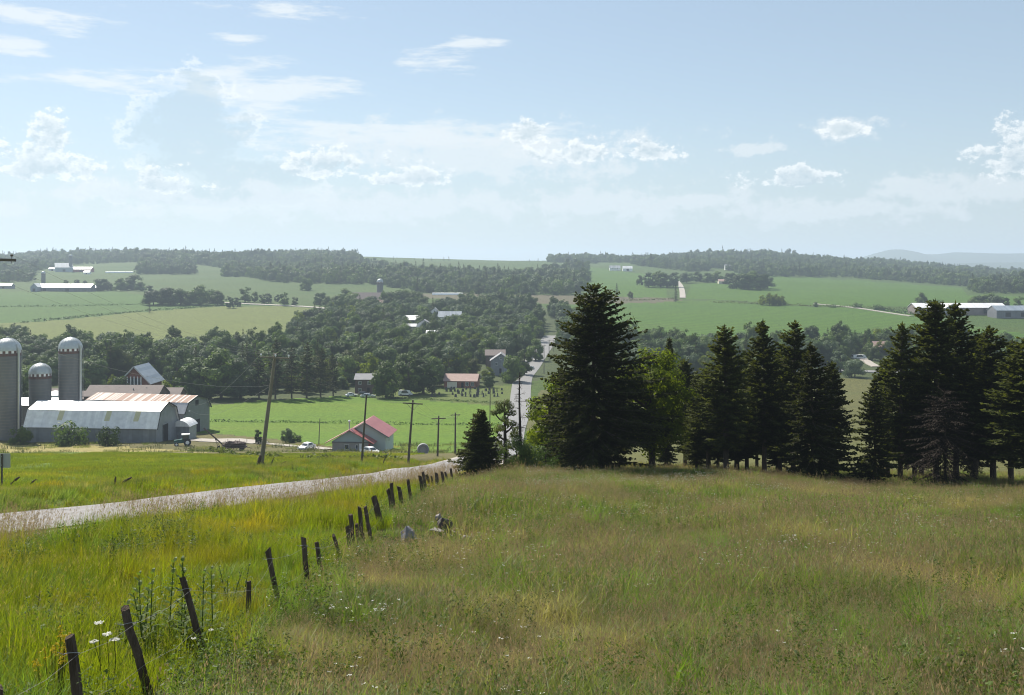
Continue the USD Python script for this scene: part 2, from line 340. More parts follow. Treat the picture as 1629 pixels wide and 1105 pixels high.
# small things
plain('weathered_wood', (0.09375, 0.072, 0.05635), 0.95, 0.62, 9.0, bump=0.9, bump_scale=55, stretch=(1, 1, .12), spec=0.1)
plain('pole_wood', (.19, .165, .13), 0.85, 0.25, 3.0, stretch=(1, 1, .15))
plain('dark_pole_wood', (.10, .085, .07), 0.85, 0.25, 3.0, stretch=(1, 1, .15))
plain('porcelain', (.75, .75, .76), 0.25, 0.03)
plain('wire_metal', (.22, .21, .20), 0.6, 0.2, metallic=0.4)
plain('pale_wire', (.25, .25, .25), 0.5, 0.1, metallic=0.3)
plain('grey_stone', (0.18, 0.174, 0.186), 0.85, 0.25, 3.0, bump=0.6, bump_scale=12)
plain('dark_stone', (.045, .035, .035), 0.8, 0.4, 4.0, bump=0.8, bump_scale=14)
plain('pale_stone', (0.21, 0.19, 0.18), 0.85, 0.2, 4.0, bump=0.5, bump_scale=12)
plain('rubber', (.03, .03, .032), 0.8, 0.15)
plain('grey_ring', (.22, .22, .235), 0.7, 0.12, 3.0)
plain('car_white', (.75, .76, .77), 0.25, 0.02, spec=0.6)
plain('car_silver', (.40, .44, .50), 0.3, 0.05, metallic=0.4)
plain('car_dark', (.04, .045, .055), 0.25, 0.05, spec=0.6)
plain('tractor_green', (.02, .09, .085), 0.35, 0.08)
plain('rusty_iron', (.085, .06, .055), 0.8, 0.35, 2.0)
plain('gravestone_grey', (.05, .05, .054), 0.6, 0.3, 0.7)
plain('white_plastic', (.78, .78, .77), 0.45, 0.05)
plain('bark', (.075, .058, .045), 0.95, 0.35, 3.0, bump=0.8, bump_scale=14, stretch=(1, 1, .3))
plain('pale_bark', (.13, .115, .10), 0.95, 0.3, 3.0, stretch=(1, 1, .3))
plain('dead_twig', (.055, .044, .036), 0.95, 0.3, 3.0, stretch=(1, 1, .3), spec=0.1)
plain('hay', (.20, .16, .09), 0.95, 0.3, 2.0)
# leaves
foliage('leaf_dark', [(0, (.075, .110, .042)), (.5, (.098, .138, .050)), (1, (.128, .168, .062))], (1.1, 1.3, .5), tfac=0.28, gloss=0.1, tree_var=0.38)
foliage('leaf_mid', [(0, (.095, .135, .042)), (.5, (.128, .175, .052)), (1, (.165, .21, .064))], (1.2, 1.35, .5), tfac=0.3, gloss=0.1, tree_var=0.35)
foliage('leaf_blue', [(0, (.085, .115, .065)), (.5, (.115, .148, .085)), (1, (.15, .18, .105))], (1.1, 1.25, .7), tfac=0.28, gloss=0.1, tree_var=0.3)
foliage('leaf_lime', [(0, (.115, .155, .017)), (.5, (.16, .20, .021)), (1, (.21, .235, .03))], (1.5, 1.45, .4), tfac=0.62, gloss=0.08)
foliage('leaf_olive', [(0, (.095, .11, .042)), (.5, (.13, .145, .055)), (1, (.17, .18, .078))], (1.1, 1.2, .5), tfac=0.4, gloss=0.1)
foliage('leaf_weed', [(0, (.085, .125, .030)), (.5, (.125, .175, .042)), (1, (.19, .24, .07))], (1.3, 1.35, .5), tfac=0.42, gloss=0.15)
foliage('needle_spruce', [(0, (.042, .050, .016)), (.55, (.066, .073, .023)), (.82, (.11, .112, .034)), (1, (.18, .155, .065))], (1.4, 1.35, .45), tfac=0.36, tree_var=0.22, gloss=0.06)
foliage('needle_pine', [(0, (.060, .072, .021)), (.55, (.098, .108, .030)), (.82, (.155, .158, .044)), (1, (.23, .215, .07))], (1.4, 1.35, .45), tfac=0.4, tree_var=0.25, gloss=0.06)
foliage('needle_dead', [(0, (.030, .023, .018)), (.6, (.050, .040, .031)), (1, (.085, .068, .055))], (1, 1, .8), tfac=0.1, gloss=0.05)
foliage('blade_meadow', [(0, (.13, .165, .040)), (.3, (.29, .32, .080)), (.6, (.50, .47, .15)), (.85, (.70, .60, .28)), (1, (.82, .73, .47))], (1.1, 1.1, .65), 0.16, ((.66, .50, .24), (.25, .33, .075), 0.5), tree_var=0.28, tfac=0.55, gloss=0.5)
foliage('blade_lush', [(0, (.13, .21, .035)), (.5, (.20, .29, .045)), (.85, (.29, .34, .06)), (1, (.42, .38, .11))], (1.25, 1.25, .5), 0.3, ((.32, .29, .08), (.15, .26, .045), 0.4), tree_var=0.2, tfac=0.52)
foliage('blade_verge', [(0, (.14, .18, .018)), (.35, (.25, .285, .026)), (.75, (.37, .365, .040)), (1, (.52, .45, .11))], (1.5, 1.42, .3), 0.22, ((.36, .28, .05), (.17, .245, .016), 0.6), tree_var=0.28, tfac=0.52)
foliage('blade_hay', [(0, (.15, .195, .036)), (.5, (.195, .235, .046)), (1, (.27, .275, .07))], (1.4, 1.35, .4), 0.12, ((.27, .25, .06), (.15, .21, .028), 0.6), tree_var=0.2, tfac=0.5)
foliage('seed_head', [(0, (.26, .20, .11)), (.5, (.36, .28, .17)), (1, (.48, .38, .26))], (1.1, 1.05, .9), tree_var=0.2, tfac=0.45)
foliage('seed_green', [(0, (.24, .23, .06)), (.6, (.32, .29, .09)), (1, (.42, .33, .17))], (1.2, 1.15, .7), tree_var=0.2, tfac=0.45)
foliage('petal_white', [(0, (.62, .62, .56)), (1, (.80, .80, .76))], (1, 1, .95), tree_var=0.1, tfac=0.3)
foliage('petal_yellow', [(0, (.55, .42, .02)), (1, (.68, .55, .04))], (1, .95, .3), tree_var=0.1, tfac=0.3)

# ================================================================== terrain
KPX = np.array([-900, -150, 150, 400, 560, 700, 870, 1000, 1170, 1400, 1629, 1900, 2500], float)
KD = np.array([0.5, 3, 6, 10, 16, 22, 32, 50, 72, 110, 160, 213, 250, 300, 350, 400, 480, 600, 700, 800, 1000, 1300, 1700, 2100, 2600, 3500, 9000, 16000], float)
near = {0.5: 1.75, 3: 2.5, 6: 3.35, 10: 4.3, 16: 5.3, 22: 6.45, 32: 8.2, 50: 11.2, 72: 14.85, 110: 21.2, 160: 29.6, 213: 39.0, 250: 42.6, 300: 45.6, 350: 47.0, 400: 47.8, 480: 47.6, 600: 46.2, 700: 43.3, 800: 39.6, 1000: 31.2}
far_rows = {1300: [452, 452, 451, 450, 449, 447, 448, 449, 450, 454, 462, 466, 466], 1700: [430, 432, 428, 427, 428, 428, 430, 431, 432, 441, 452, 456, 456],
            2100: [426, 425, 413, 411, 412, 416, 418, 419, 417, 429, 443, 447, 447], 2600: [423, 421, 408, 409, 409, 412, 415, 414, 409, 421, 437, 441, 441]}
T = np.zeros((len(KPX), len(KD)))
for j, d in enumerate(KD):
    if d in near: T[:, j] = near[d]
    elif d in far_rows: T[:, j] = (np.array(far_rows[d]) - HOR) * d / F
    else: T[:, j] = {3500: 14.0, 9000: 125.0, 16000: 190.0}[d]
cross = np.interp(KPX, [870, 1170, 1629, 1900], [0, 0.25, 1.15, 1.5])          # the meadow falls away a little to the right
for j, d in enumerate(KD):
    if d <= 110: T[:, j] += cross * np.interp(d, [10, 50, 72, 110], [0, 0.5, 1, 1])
LD = np.linspace(np.log(0.5), np.log(16000), 700)
PX = np.linspace(-900, 2500, 500)
g1 = PchipInterpolator(np.log(KD), T, axis=1)(LD)
GRID = PchipInterpolator(KPX, g1, axis=0)(PX)

def zf(x, y):
    """Height of the ground at x, y (the eye is at the origin)."""
    x, y = np.broadcast_arrays(np.asarray(x, float), np.asarray(y, float))
    if x.ndim == 0: return float(zf(x[None], y[None])[0])
    D = np.maximum(y, 0.5)
    px = np.clip(CX + F * x / np.maximum(D, 8.0), -900, 2500)
    drop = map_coordinates(GRID, [(px + 900) / 3400 * 499, (np.log(np.minimum(D, 16000)) - LD[0]) / (LD[-1] - LD[0]) * 699], order=1, mode='nearest')
    drop = drop + np.where(y < 0.5, np.maximum(-0.10 * (0.5 - y), -3.0), 0)
    p = np.stack([x, y, np.zeros_like(x)], -1)
    fade = np.clip((y - 2) / 8, 0, 1)
    bumps = (fbm(p * 0.12, 3, 3) - 0.5) * 0.9 * np.clip(1.6 - D / 260, 0, 1) + (fbm(p * 0.9, 2, 5) - 0.5) * 0.22 * np.clip(1.2 - D / 110, 0, 1)
    far = (fbm(p * 0.006, 3, 8) - 0.5) * np.clip((D - 500) / 900, 0, 1) * 7.0 * np.clip(2.4 - D / 1700, 0.25, 1)
    rx = road_x(y)
    w = np.exp(-((x - rx) / 4.6) ** 4) * (y < 330) * (y > -60)
    bumps = bumps * (1 - w)
    ditch = -0.45 * np.exp(-((np.abs(x - rx) - 5.6) / 1.4) ** 2) * np.clip((140 - y) / 40, 0, 1)
    return -drop + bumps * fade + far + ditch

ROAD = np.array([(-30, -40), (-23.5, 0), (-19.8, 16), (-16.3, 32), (-12.4, 48), (-7.6, 72), (-5.2, 95), (-3.2, 130), (-1.5, 180), (-0.2, 265), (2.1, 320), (4.6, 430), (8.9, 480), (14, 540), (20, 600), (26, 660)], float)
_rx = PchipInterpolator(ROAD[:, 1], ROAD[:, 0])
def road_x(y): return _rx(np.clip(y, -40, 660))
FENCE = np.array([(-3.9, -6), (-3.8, 8), (-3.72, 16), (-3.75, 30), (-3.75, 55), (-3.6, 68), (-3.2, 73), (-2.0, 75.5), (0.2, 77), (3, 78)], float)
_fx = PchipInterpolator(FENCE[:8, 1], FENCE[:8, 0])
def fence_x(y): return np.where(y < 75.5, _fx(np.clip(y, -6, 75.5)), -2.0 + (y - 75.5) * 1.2)

def at(px, D, dz=0.0):
    x = (px - CX) / F * D
    return np.array([x, D, float(zf(x, D)) + dz])
_rowsD = np.exp(np.linspace(np.log(8), np.log(2600), 1600))
def D_of(px, row):
    """How far away the ground shows at this place of the photograph."""
    z = zf((px - CX) / F * _rowsD, _rowsD)
    r = HOR - F * z / _rowsD
    i = np.nonzero(r <= row)[0]
    return float(_rowsD[i[0]]) if len(i) else 2500.0
def base(px, row): return at(px, D_of(px, row))

# --- the ground as one grid, cut into fields along its cells
fine = np.arange(-0.545, 0.5451, 0.00128)
coarse_l = -np.array([3.0, 2.6, 2.2, 1.9, 1.7, 1.5, 1.3, 1.15, 1.0, 0.9, 0.8, 0.7, 0.62, 0.58])
th = np.concatenate([[-np.pi], coarse_l, fine, -coarse_l[::-1]])
rr = np.concatenate([[0.4, 1.2, 2.2, 3.2, 4.2], np.exp(np.linspace(np.log(5.2), np.log(2900), 500)), [3100, 3500, 4200, 5500, 7500, 10000, 13500]])
TH, RR = np.meshgrid(th, rr)
GX, GY = RR * np.sin(TH), RR * np.cos(TH)
GZ = zf(GX, GY)
nr, nt = GX.shape
V = np.concatenate([np.stack([GX, GY, GZ], -1).reshape(-1, 3), [[0, 0, float(zf(0., 0.))]]])
ii, jj = np.meshgrid(np.arange(nr - 1), np.arange(nt), indexing='ij')
j2 = (jj + 1) % nt
quads = np.stack([ii * nt + jj, ii * nt + j2, (ii + 1) * nt + j2, (ii + 1) * nt + jj], -1).reshape(-1, 4)
cen = V[quads].mean(1)

def inside(poly, x, y):
    poly = np.asarray(poly, float); r = np.zeros(x.shape, bool)
    for (x0, y0), (x1, y1) in zip(poly, np.roll(poly, -1, 0)):
        c = (y0 > y) != (y1 > y)
        r ^= c & (x < (x1 - x0) * (y - y0) / (y1 - y0 + 1e-12) + x0)
    return r
cD = np.maximum(cen[:, 1], 1e-3)
jit = (fbm(cen * 0.05, 2, 21)[..., None] - 0.5)[:, 0]
cpx, crow = CX + F * cen[:, 0] / cD, HOR - F * cen[:, 2] / cD
front = cen[:, 1] > 3
FIELDS = [  # name, material, distance range, outline in the photograph (column, row on the ground); later ones lie over earlier ones
    ('pasture', 'pasture', 560, 2700, [(-900, 380), (2500, 380), (2500, 640), (-900, 640)]),
    ('forest_floor', 'forest_floor', 290, 900, [(-900, 545), (40, 545), (60, 552), (440, 556), (470, 527), (520, 496), (600, 482), (700, 486), (800, 474), (930, 500), (990, 532), (1130, 552), (1290, 548), (1440, 546), (2500, 545), (2500, 606), (860, 604), (800, 612), (640, 630), (330, 645), (300, 690), (-900, 690)]),
    ('upland_pasture', 'pasture', 1000, 2700, [(570, 405), (900, 405), (900, 450), (560, 440)]),
    ('green_field', 'green_field', 700, 1800, [(-300, 462), (60, 464), (180, 462), (330, 484), (470, 484), (340, 487), (200, 498), (50, 513), (-300, 518)]),
    ('barley_field', 'pale_field', 560, 1000, [(-300, 520), (50, 513), (200, 498), (340, 487), (500, 487), (470, 505), (450, 530), (440, 556), (60, 556), (-300, 556)]),
    ('fallow_strip', 'fallow', 800, 1400, [(670, 467), (900, 469), (1050, 474), (1120, 480), (900, 484), (760, 478), (670, 474)]),
    ('right_field', 'right_field', 540, 1200, [(860, 488), (1000, 482), (1130, 478), (1260, 486), (1450, 494), (1480, 510), (1700, 540), (1300, 556), (1150, 552), (1020, 530), (930, 505)]),
    ('upper_right_field', 'right_field', 900, 2200, [(1100, 452), (1230, 438), (1530, 457), (1540, 470), (1800, 474), (1800, 530), (1480, 505), (1440, 492), (1260, 484), (1130, 476), (1090, 474)]),
    ('hill_pasture', 'right_field', 950, 2000, [(930, 424), (1060, 440), (1060, 474), (960, 470), (925, 450)]),
    ('cut_field', 'tan_field', 95, 470, [(838, 760), (838, 660), (860, 620), (1000, 603), (1300, 602), (2500, 606), (2500, 780)]),
    ('valley_bank', 'bank', 100, 330, [(-900, 690), (300, 688), (520, 700), (640, 712), (790, 728), (830, 690), (838, 760), (600, 765), (-900, 770)]),
    ('bright_field', 'bright_field', 210, 420, [(300, 648), (420, 637), (560, 629), (640, 634), (800, 646), (826, 650), (815, 700), (806, 729), (700, 722), (640, 716), (520, 709), (430, 697), (330, 688), (300, 690)]),
    ('graveyard_lawn', 'lawn', 330, 520, [(560, 628), (640, 615), (700, 613), (812, 613), (822, 648), (640, 633)]),
    ('hay_field', 'hayfield', 30, 235, [(-900, 722), (-100, 719), (200, 719), (420, 728), (600, 738), (720, 742), (780, 736), (790, 790), (-900, 1100)]),
    ('straw_strip', 'straw', 150, 330, [(-400, 706), (0, 704), (100, 707), (230, 712), (340, 719), (220, 719), (90, 719), (-400, 724)]),
]
owner = np.zeros(len(quads), int)
names = [('ground', 'pasture'), ('meadow', 'meadow_ground'), ('roadside_verge', 'verge_ground')]
for k, (nm, mt, d0, d1, poly) in enumerate(FIELDS):
    wob = jit * 6.0
    owner[front & (cD > d0) & (cD < d1) & inside(poly, cpx, crow + wob * np.clip(cD / 900, 0.1, 0.8))] = k + 3
    names.append((nm, mt))
nearm = cen[:, 1] < 98
owner[nearm & (cen[:, 0] >= fence_x(cen[:, 1]) - 0.3)] = 1
owner[nearm & (cen[:, 0] < fence_x(cen[:, 1]) - 0.3) & (cen[:, 0] > road_x(cen[:, 1]) - 4.2)] = 2
tri = np.concatenate([quads[:, [0, 2, 1]], quads[:, [0, 3, 2]]]); town = np.concatenate([owner, owner])
hub = len(V) - 1
tri = np.concatenate([tri, [[hub, j, (j + 1) % nt] for j in range(nt)]]); town = np.concatenate([town, np.ones(nt, int)])
for k, (nm, mt) in enumerate(names):
    f = tri[town == k]
    if not len(f): continue
    ids, inv = np.unique(f, return_inverse=True)
    n = np.cross(V[f[:, 1]] - V[f[:, 0]], V[f[:, 2]] - V[f[:, 0]])
    if n[:, 2].mean() < 0: inv = inv.reshape(-1, 3)[:, ::-1]
    obj(nm, (V[ids], inv.reshape(-1, 3)), mt, smooth=True, kind='structure')

def ribbon(name, pts, widths, m, lift=0.06, step=1.0, **data):
    """A strip that follows the ground."""
    pts = np.asarray(pts, float); s = np.concatenate([[0], np.cumsum(np.linalg.norm(np.diff(pts, axis=0), axis=1))])
    q = np.arange(0, s[-1] + step, step); q[-1] = s[-1]
    c = np.stack([PchipInterpolator(s, pts[:, k])(q) for k in range(2)], -1); w = np.interp(q, s, np.broadcast_to(widths, len(s)))
    t = np.gradient(c, axis=0); t /= np.linalg.norm(t, axis=1, keepdims=True); nrm = np.stack([t[:, 1], -t[:, 0]], -1)
    lanes = np.linspace(-0.5, 0.5, 7); P = c[:, None] + nrm[:, None] * (lanes[None, :, None] * w[:, None, None])
    P = np.concatenate([P[:, :1], P, P[:, -1:]], 1)
    z = zf(P[..., 0], P[..., 1]) + lift + 0.05 * (1 - np.concatenate([[1], (2 * lanes) ** 2, [1]]))[None]
    z[:, 0] -= 0.5; z[:, -1] -= 0.5
    v = np.concatenate([P, z[..., None]], -1).reshape(-1, 3); k = P.shape[1]
    i, j = np.meshgrid(np.arange(len(q) - 1), np.arange(k - 1), indexing='ij'); a = (i * k + j).ravel()
    f = np.concatenate([np.stack([a, a + 1, a + k + 1], -1), np.stack([a, a + k + 1, a + k], -1)])
    return obj(name, (v, f), m, smooth=40, kind='structure', **data)
ribbon('road_shoulder', ROAD[:8], 7.7, 'gravel', 0.05)
ribbon('road', ROAD[:8], 6.0, 'asphalt', 0.10)
ribbon('valley_road', ROAD[7:], [6.2, 6.5, 7, 7, 8, 9, 10, 10, 10][:len(ROAD) - 7], 'valley_asphalt', 0.12, 4.0)
# farm track, lanes and the highway that crosses the valley on the right
def track(name, pix, width, m, lift=0.12, step=3.0): return ribbon(name, [base(a, b)[:2] for a, b in pix], width, m, lift, step)
track('farm_yard', [(305, 699), (345, 701), (385, 703), (415, 705)], [5, 9, 8, 4], 'gravel')
track('farm_track', [(415, 705.5), (450, 708), (490, 711), (528, 715)], 3.2, 'gravel')
track('highway', [(1180, 591), (1330, 590), (1400, 592), (1520, 595)], 9, 'valley_asphalt', 0.3, 5)
track('lane', [(1395, 584), (1385, 579), (1376, 573), (1368, 568)], 4.5, 'gravel', 0.3, 4)
track('gravel_lane', [(1086, 474), (1085, 462), (1081, 452), (1077, 447)], 6, 'gravel', 0.5, 8)
track('hill_lane', [(330, 480), (400, 484), (440, 486), (500, 489), (530, 492)], 6, 'gravel', 0.5, 8)
track('field_track', [(1295, 484), (1330, 487), (1400, 496), (1450, 503)], 4, 'gravel', 0.5, 8)

# hills on the horizon, far beyond the ridge
def far_hill(name, D0, depth, prof, seed):
    px = np.arange(prof[0][0], prof[-1][0] + 1, 12.0); top = PchipInterpolator(*np.array(prof, float).T)(px)
    s = np.linspace(-1, 1, 25)
    X = (px[:, None] - CX) / F * D0 + 0 * s[None]; Y = D0 + depth * s[None] + 0 * px[:, None]
    zt = (HOR - top) / F * D0; zb = -150.0
    q = np.stack([X * 0.0012, Y * 0.0012, 0 * X], -1)
    Z = zb + (zt[:, None] - zb) * np.clip(1 - np.abs(s[None]) ** 1.7, 0, 1) + (fbm(q, 4, seed) - 0.5) * 30 * np.clip(1 - np.abs(s), 0, 1)[None] * (np.abs(s) > 0.05)
    v = np.stack([X, Y, Z], -1).reshape(-1, 3); k = len(s)
    i, j = np.meshgrid(np.arange(len(px) - 1), np.arange(k - 1), indexing='ij'); a = (i * k + j).ravel()
    f = np.concatenate([np.stack([a, a + k, a + k + 1], -1), np.stack([a, a + k + 1, a + 1], -1)])
    obj(name, (v, f), 'mountain_forest', smooth=True, kind='structure')
far_hill('mountain', 7800, 1200, [(1180, 430), (1330, 417), (1375, 410), (1400, 402), (1425, 396), (1445, 398), (1465, 404), (1490, 404), (1520, 401), (1560, 402), (1600, 403), (1640, 402), (1700, 400), (1800, 406), (1950, 416), (2150, 432)], 31)
far_hill('hill', 5800, 800, [(1380, 432), (1470, 423), (1520, 419), (1560, 417.5), (1620, 417), (1700, 416), (1850, 422), (2000, 434)], 33)

# the summer air between here and the far hills
air = usdkit.material(stage, '/World/Looks/air', {'v': ('principled_volume', {'color': (.66, .80, .94), 'density': HAZE, 'anisotropy': 0.25})}, [], volume='v.volume')
M['air'] = air
HB = MB().box(-14500, 14500, -2500, 15500, -330, 240)
obj('haze', HB.mesh(), 'air', kind='stuff', label='pale blue summer haze over the valley', cat=None)

# ================================================================== plants: the shapes
def leaf_quads(c, nrm, size, rng, aspect=0.62, spin=None):
    """Pointed leaf faces (two triangles each) at c, facing nrm."""
    n = len(c)
    nrm = nrm / (np.linalg.norm(nrm, axis=1, keepdims=True) + 1e-9)
    r = rng.normal(size=(n, 3)); a = np.cross(nrm, r); a /= np.linalg.norm(a, axis=1, keepdims=True) + 1e-9
    b = np.cross(nrm, a)
    s = np.broadcast_to(size, (n,))[:, None] * rng.uniform(0.7, 1.3, (n, 1))
    v = np.stack([c - a * s, c + b * s * aspect + nrm * s * 0.12, c + a * s, c - b * s * aspect - nrm * s * 0.1], 1).reshape(-1, 3)
    k = np.arange(n)[:, None] * 4
    return v, np.concatenate([k + [0, 1, 2], k + [0, 2, 3]])

def broadleaf(seed, H, R, nclump=26, nleaf=3400, leaf=0.26, low=0.22, shape=1.0, clump=0.34, limbs=6):
    """(trunk, crown) of a broadleaved tree: clumps of leaves on limbs, gaps between them."""
    rng = np.random.default_rng(seed)
    cz, rz = H * (low + (1 - low) / 2), H * (1 - low) / 2
    d = rng.normal(size=(nclump, 3)); d /= np.linalg.norm(d, axis=1, keepdims=True)
    q = d * rng.uniform(0.25, 0.86, (nclump, 1)) ** 0.55
    taper = 1 - 0.42 * np.clip(q[:, 2], 0, 1) ** 1.5 * shape
    C = np.stack([q[:, 0] * R * taper, q[:, 1] * R * taper, cz + q[:, 2] * rz * 0.9], -1)
    C[:, :2] += rng.normal(0, 0.05 * R, (nclump, 2))
    if low < 0.05:      # branches hanging low all round
        k_ = rng.random(nclump) < 0.30; an = rng.uniform(0, 6.28, nclump); ra = R * rng.uniform(.45, .8, nclump)
        C[k_] = np.stack([ra * np.cos(an), ra * np.sin(an), H * rng.uniform(.10, .34, nclump)], -1)[k_]
    rc = clump * R * rng.uniform(0.6, 1.35, nclump)
    w = rc ** 2; k = rng.choice(nclump, nleaf, p=w / w.sum())
    e = rng.normal(size=(nleaf, 3)); e /= np.linalg.norm(e, axis=1, keepdims=True)
    rad = rng.uniform(0.1, 1, (nleaf, 1)) ** 0.4
    P = C[k] + e * rad * rc[k][:, None] * np.array([1, 1, 0.8]); P[:, 2] = np.maximum(P[:, 2], rng.uniform(0.0, 0.05, nleaf) * H)
    O = (P - [0, 0, cz]) / np.array([R, R, rz]); O /= np.linalg.norm(O, axis=1, keepdims=True) + 1e-9
    N = e * 0.75 + O * 0.75 + rng.normal(size=(nleaf, 3)) * 0.36 + [0, 0, 0.25]
    crown = leaf_quads(P, N, leaf, rng)
    t = MB(); bend = rng.normal(0, 0.02 * H, 2)
    zs = np.array([-0.6, 0, 0.12, 0.4, 0.75]) * H * np.array([0.6 / H * 1.0 / 0.6 if False else 1, 1, 1, 1, 1]); zs[0] = -0.5
    t.tube([(bend[0] * (z / H) ** 2, bend[1] * (z / H) ** 2, z) for z in zs], np.array([.034, .03, .024, .018, .006]) * H, 7)
    for i in rng.choice(nclump, min(limbs, nclump), replace=False):
        z0 = min(max(H * 0.2, C[i][2] - 0.8 * np.hypot(*C[i][:2])), H * 0.65)
        t.tube([(0, 0, z0), (C[i] + [0, 0, z0]) / 2 - [0, 0, 0.02 * H], C[i]], np.array([.014, .009, .004]) * H, 5)
    return t.mesh(), crown

def conifer(seed, H, R, bare=0.05, step=0.30, per=7, prof=0.85, top=0.55, droop=0.30, dens=1.0, twig=0.30, needle=0.055, gap=0.0, sag=0.0):
    """(trunk, foliage, twigs) of a spruce or pine: whorls of limbs, every limb a flat spray of side shoots."""
    rng = np.random.default_rng(seed)
    A, B, U, Wd = [], [], [], []          # shoots: from, to, up, width
    t, limbs = MB(), MB()
    lean = rng.normal(0, 0.012, 2) * H
    def axis(z): return np.array([lean[0] * (z / H) ** 2, lean[1] * (z / H) ** 2, z])
    zs = np.array([-0.5, 0.0, 0.04 * H, 0.3 * H, 0.6 * H, 0.85 * H, H])
    t.tube([axis(z) for z in zs], np.array([.022, .019, .016, .0125, .008, .0035, .0008]) * H, 8)
    z = bare * H
    lob = rng.uniform(0, 2 * np.pi, 3)
    while z < 0.985 * H:
        u = z / H; n = max(3, int(per * rng.uniform(0.75, 1.2) * (1 if u < 0.9 else 0.7)))
        a0 = rng.uniform(0, 2 * np.pi)
        for k in range(n):
            if rng.random() < gap: continue
            az = a0 + 2 * np.pi * k / n + rng.normal(0, 0.22)
            side = 1 + 0.20 * math.sin(az + lob[0]) + 0.16 * math.sin(2 * az + lob[1] + 3 * u)
            body = (1 - u) ** prof * min(1, 0.5 + 2.6 * max(0, u - bare))
            L = max(0.12, R * body * side * rng.uniform(0.6, 1.2))
            el = math.radians(-6 + 62 * u ** 1.6 * top + rng.normal(0, 6))
            h = np.array([math.cos(az), math.sin(az), 0.0]); side_v = np.array([-h[1], h[0], 0.0])
            z0 = axis(z + rng.uniform(-.4, .4) * step)
            def pt(s): return z0 + h * L * s * math.cos(el) + np.array([0, 0, 1]) * (L * s * math.sin(el) - droop * L * s * (1 - 0.62 * s) - sag * L * s * s)
            limbs.bar(pt(0.0), pt(0.55), 0.020 + 0.011 * L * .5); limbs.bar(pt(0.55), pt(0.95), 0.018)
            m = max(4, int(L / 0.105 * dens)); ss = np.linspace(0.16, 1.0, m) + rng.normal(0, 0.02, m)
            for s in ss:
                p0 = pt(s); fw = pt(s + 0.03) - p0; fw /= np.linalg.norm(fw)
                ln = twig * (0.35 + 0.9 * L * (1 - 0.75 * s) * 0.42) * rng.uniform(0.7, 1.3)
                for sg in (-1, 1):
                    dr = fw * rng.uniform(0.55, 1.0) + side_v * sg * rng.uniform(0.6, 1.1) + np.array([0, 0, rng.normal(-0.16 - sag, 0.18)])
                    dr /= np.linalg.norm(dr)
                    A.append(p0); B.append(p0 + dr * ln); U.append(rng.normal(0, 0.5, 3) + [0, 0, 1]); Wd.append(needle * rng.uniform(0.7, 1.4))
                if rng.random() < 0.55:
                    dr = fw * 0.5 + np.array([0, 0, rng.uniform(-0.9, 0.7)]) + side_v * rng.normal(0, 0.4); dr /= np.linalg.norm(dr)
                    A.append(p0); B.append(p0 + dr * ln * 0.8); U.append(side_v + rng.normal(0, 0.4, 3)); Wd.append(needle * rng.uniform(0.7, 1.3))
            p1 = pt(1.0); A.append(pt(0.9)); B.append(p1 + (p1 - pt(0.9)) * 0.5); U.append([0, 0, 1.0]); Wd.append(needle)
        z += step * rng.uniform(0.75, 1.25) * (1.15 - 0.4 * u)
    tip = axis(H)
    for k in range(14):
        az = rng.uniform(0, 6.28); A.append(axis(H * rng.uniform(0.93, 0.995))); B.append(A[-1] + np.array([math.cos(az) * .16, math.sin(az) * .16, rng.uniform(.1, .3)])); U.append(rng.normal(size=3)); Wd.append(needle)
    A.append(axis(.97 * H)); B.append(tip + [0, 0, .22]); U.append([1, 0, 0]); Wd.append(needle)
    A, B, U, Wd = map(np.array, (A, B, U, Wd))
    D = B - A; sv = np.cross(D, U); sv /= np.linalg.norm(sv, axis=1, keepdims=True) + 1e-9; sv *= Wd[:, None]
    m1 = A + D * 0.45
    v = np.stack([A, m1 + sv, B, m1 - sv], 1).reshape(-1, 3); k = np.arange(len(A))[:, None] * 4
    return t.mesh(), (v, np.concatenate([k + [0, 1, 2], k + [0, 2, 3]])), limbs.mesh()

def shrub(seed, H, R, nleaf=1600, leaf=0.09, nstem=9):
    rng = np.random.default_rng(seed)
    n = 14; d = rng.normal(size=(n, 3)); d[:, 2] = np.abs(d[:, 2]); d /= np.linalg.norm(d, axis=1, keepdims=True)
    C = d * np.array([R, R, H * 0.62]) * rng.uniform(0.35, 0.85, (n, 1)); C[:, 2] += 0.18 * H
    rc = rng.uniform(0.22, 0.42, n) * min(R, H)
    k = rng.integers(0, n, nleaf); e = rng.normal(size=(nleaf, 3)); e /= np.linalg.norm(e, axis=1, keepdims=True)
    P = C[k] + e * rc[k][:, None] * rng.uniform(0.2, 1, (nleaf, 1)) ** 0.5
    P[:, 2] = np.maximum(P[:, 2], 0.03)
    t = MB()
    for i in range(nstem):
        c = C[i % n]; t.tube([(0.1 * c[0], 0.1 * c[1], -0.15), c * [0.5, 0.5, 0.55], c], np.array([.018, .012, .005]) * H, 4)
    return t.mesh(), leaf_quads(P, e + rng.normal(size=(nleaf, 3)) * 0.7 + [0, 0, .4], leaf, rng)

def tree_builder(shape, leaf_mat, bark='bark'):
    def build(p):
        obj('trunk', shape[0], bark, p); obj('crown', shape[1], leaf_mat, p)
        if len(shape) > 2: obj('limbs', shape[2], bark, p)
    return build

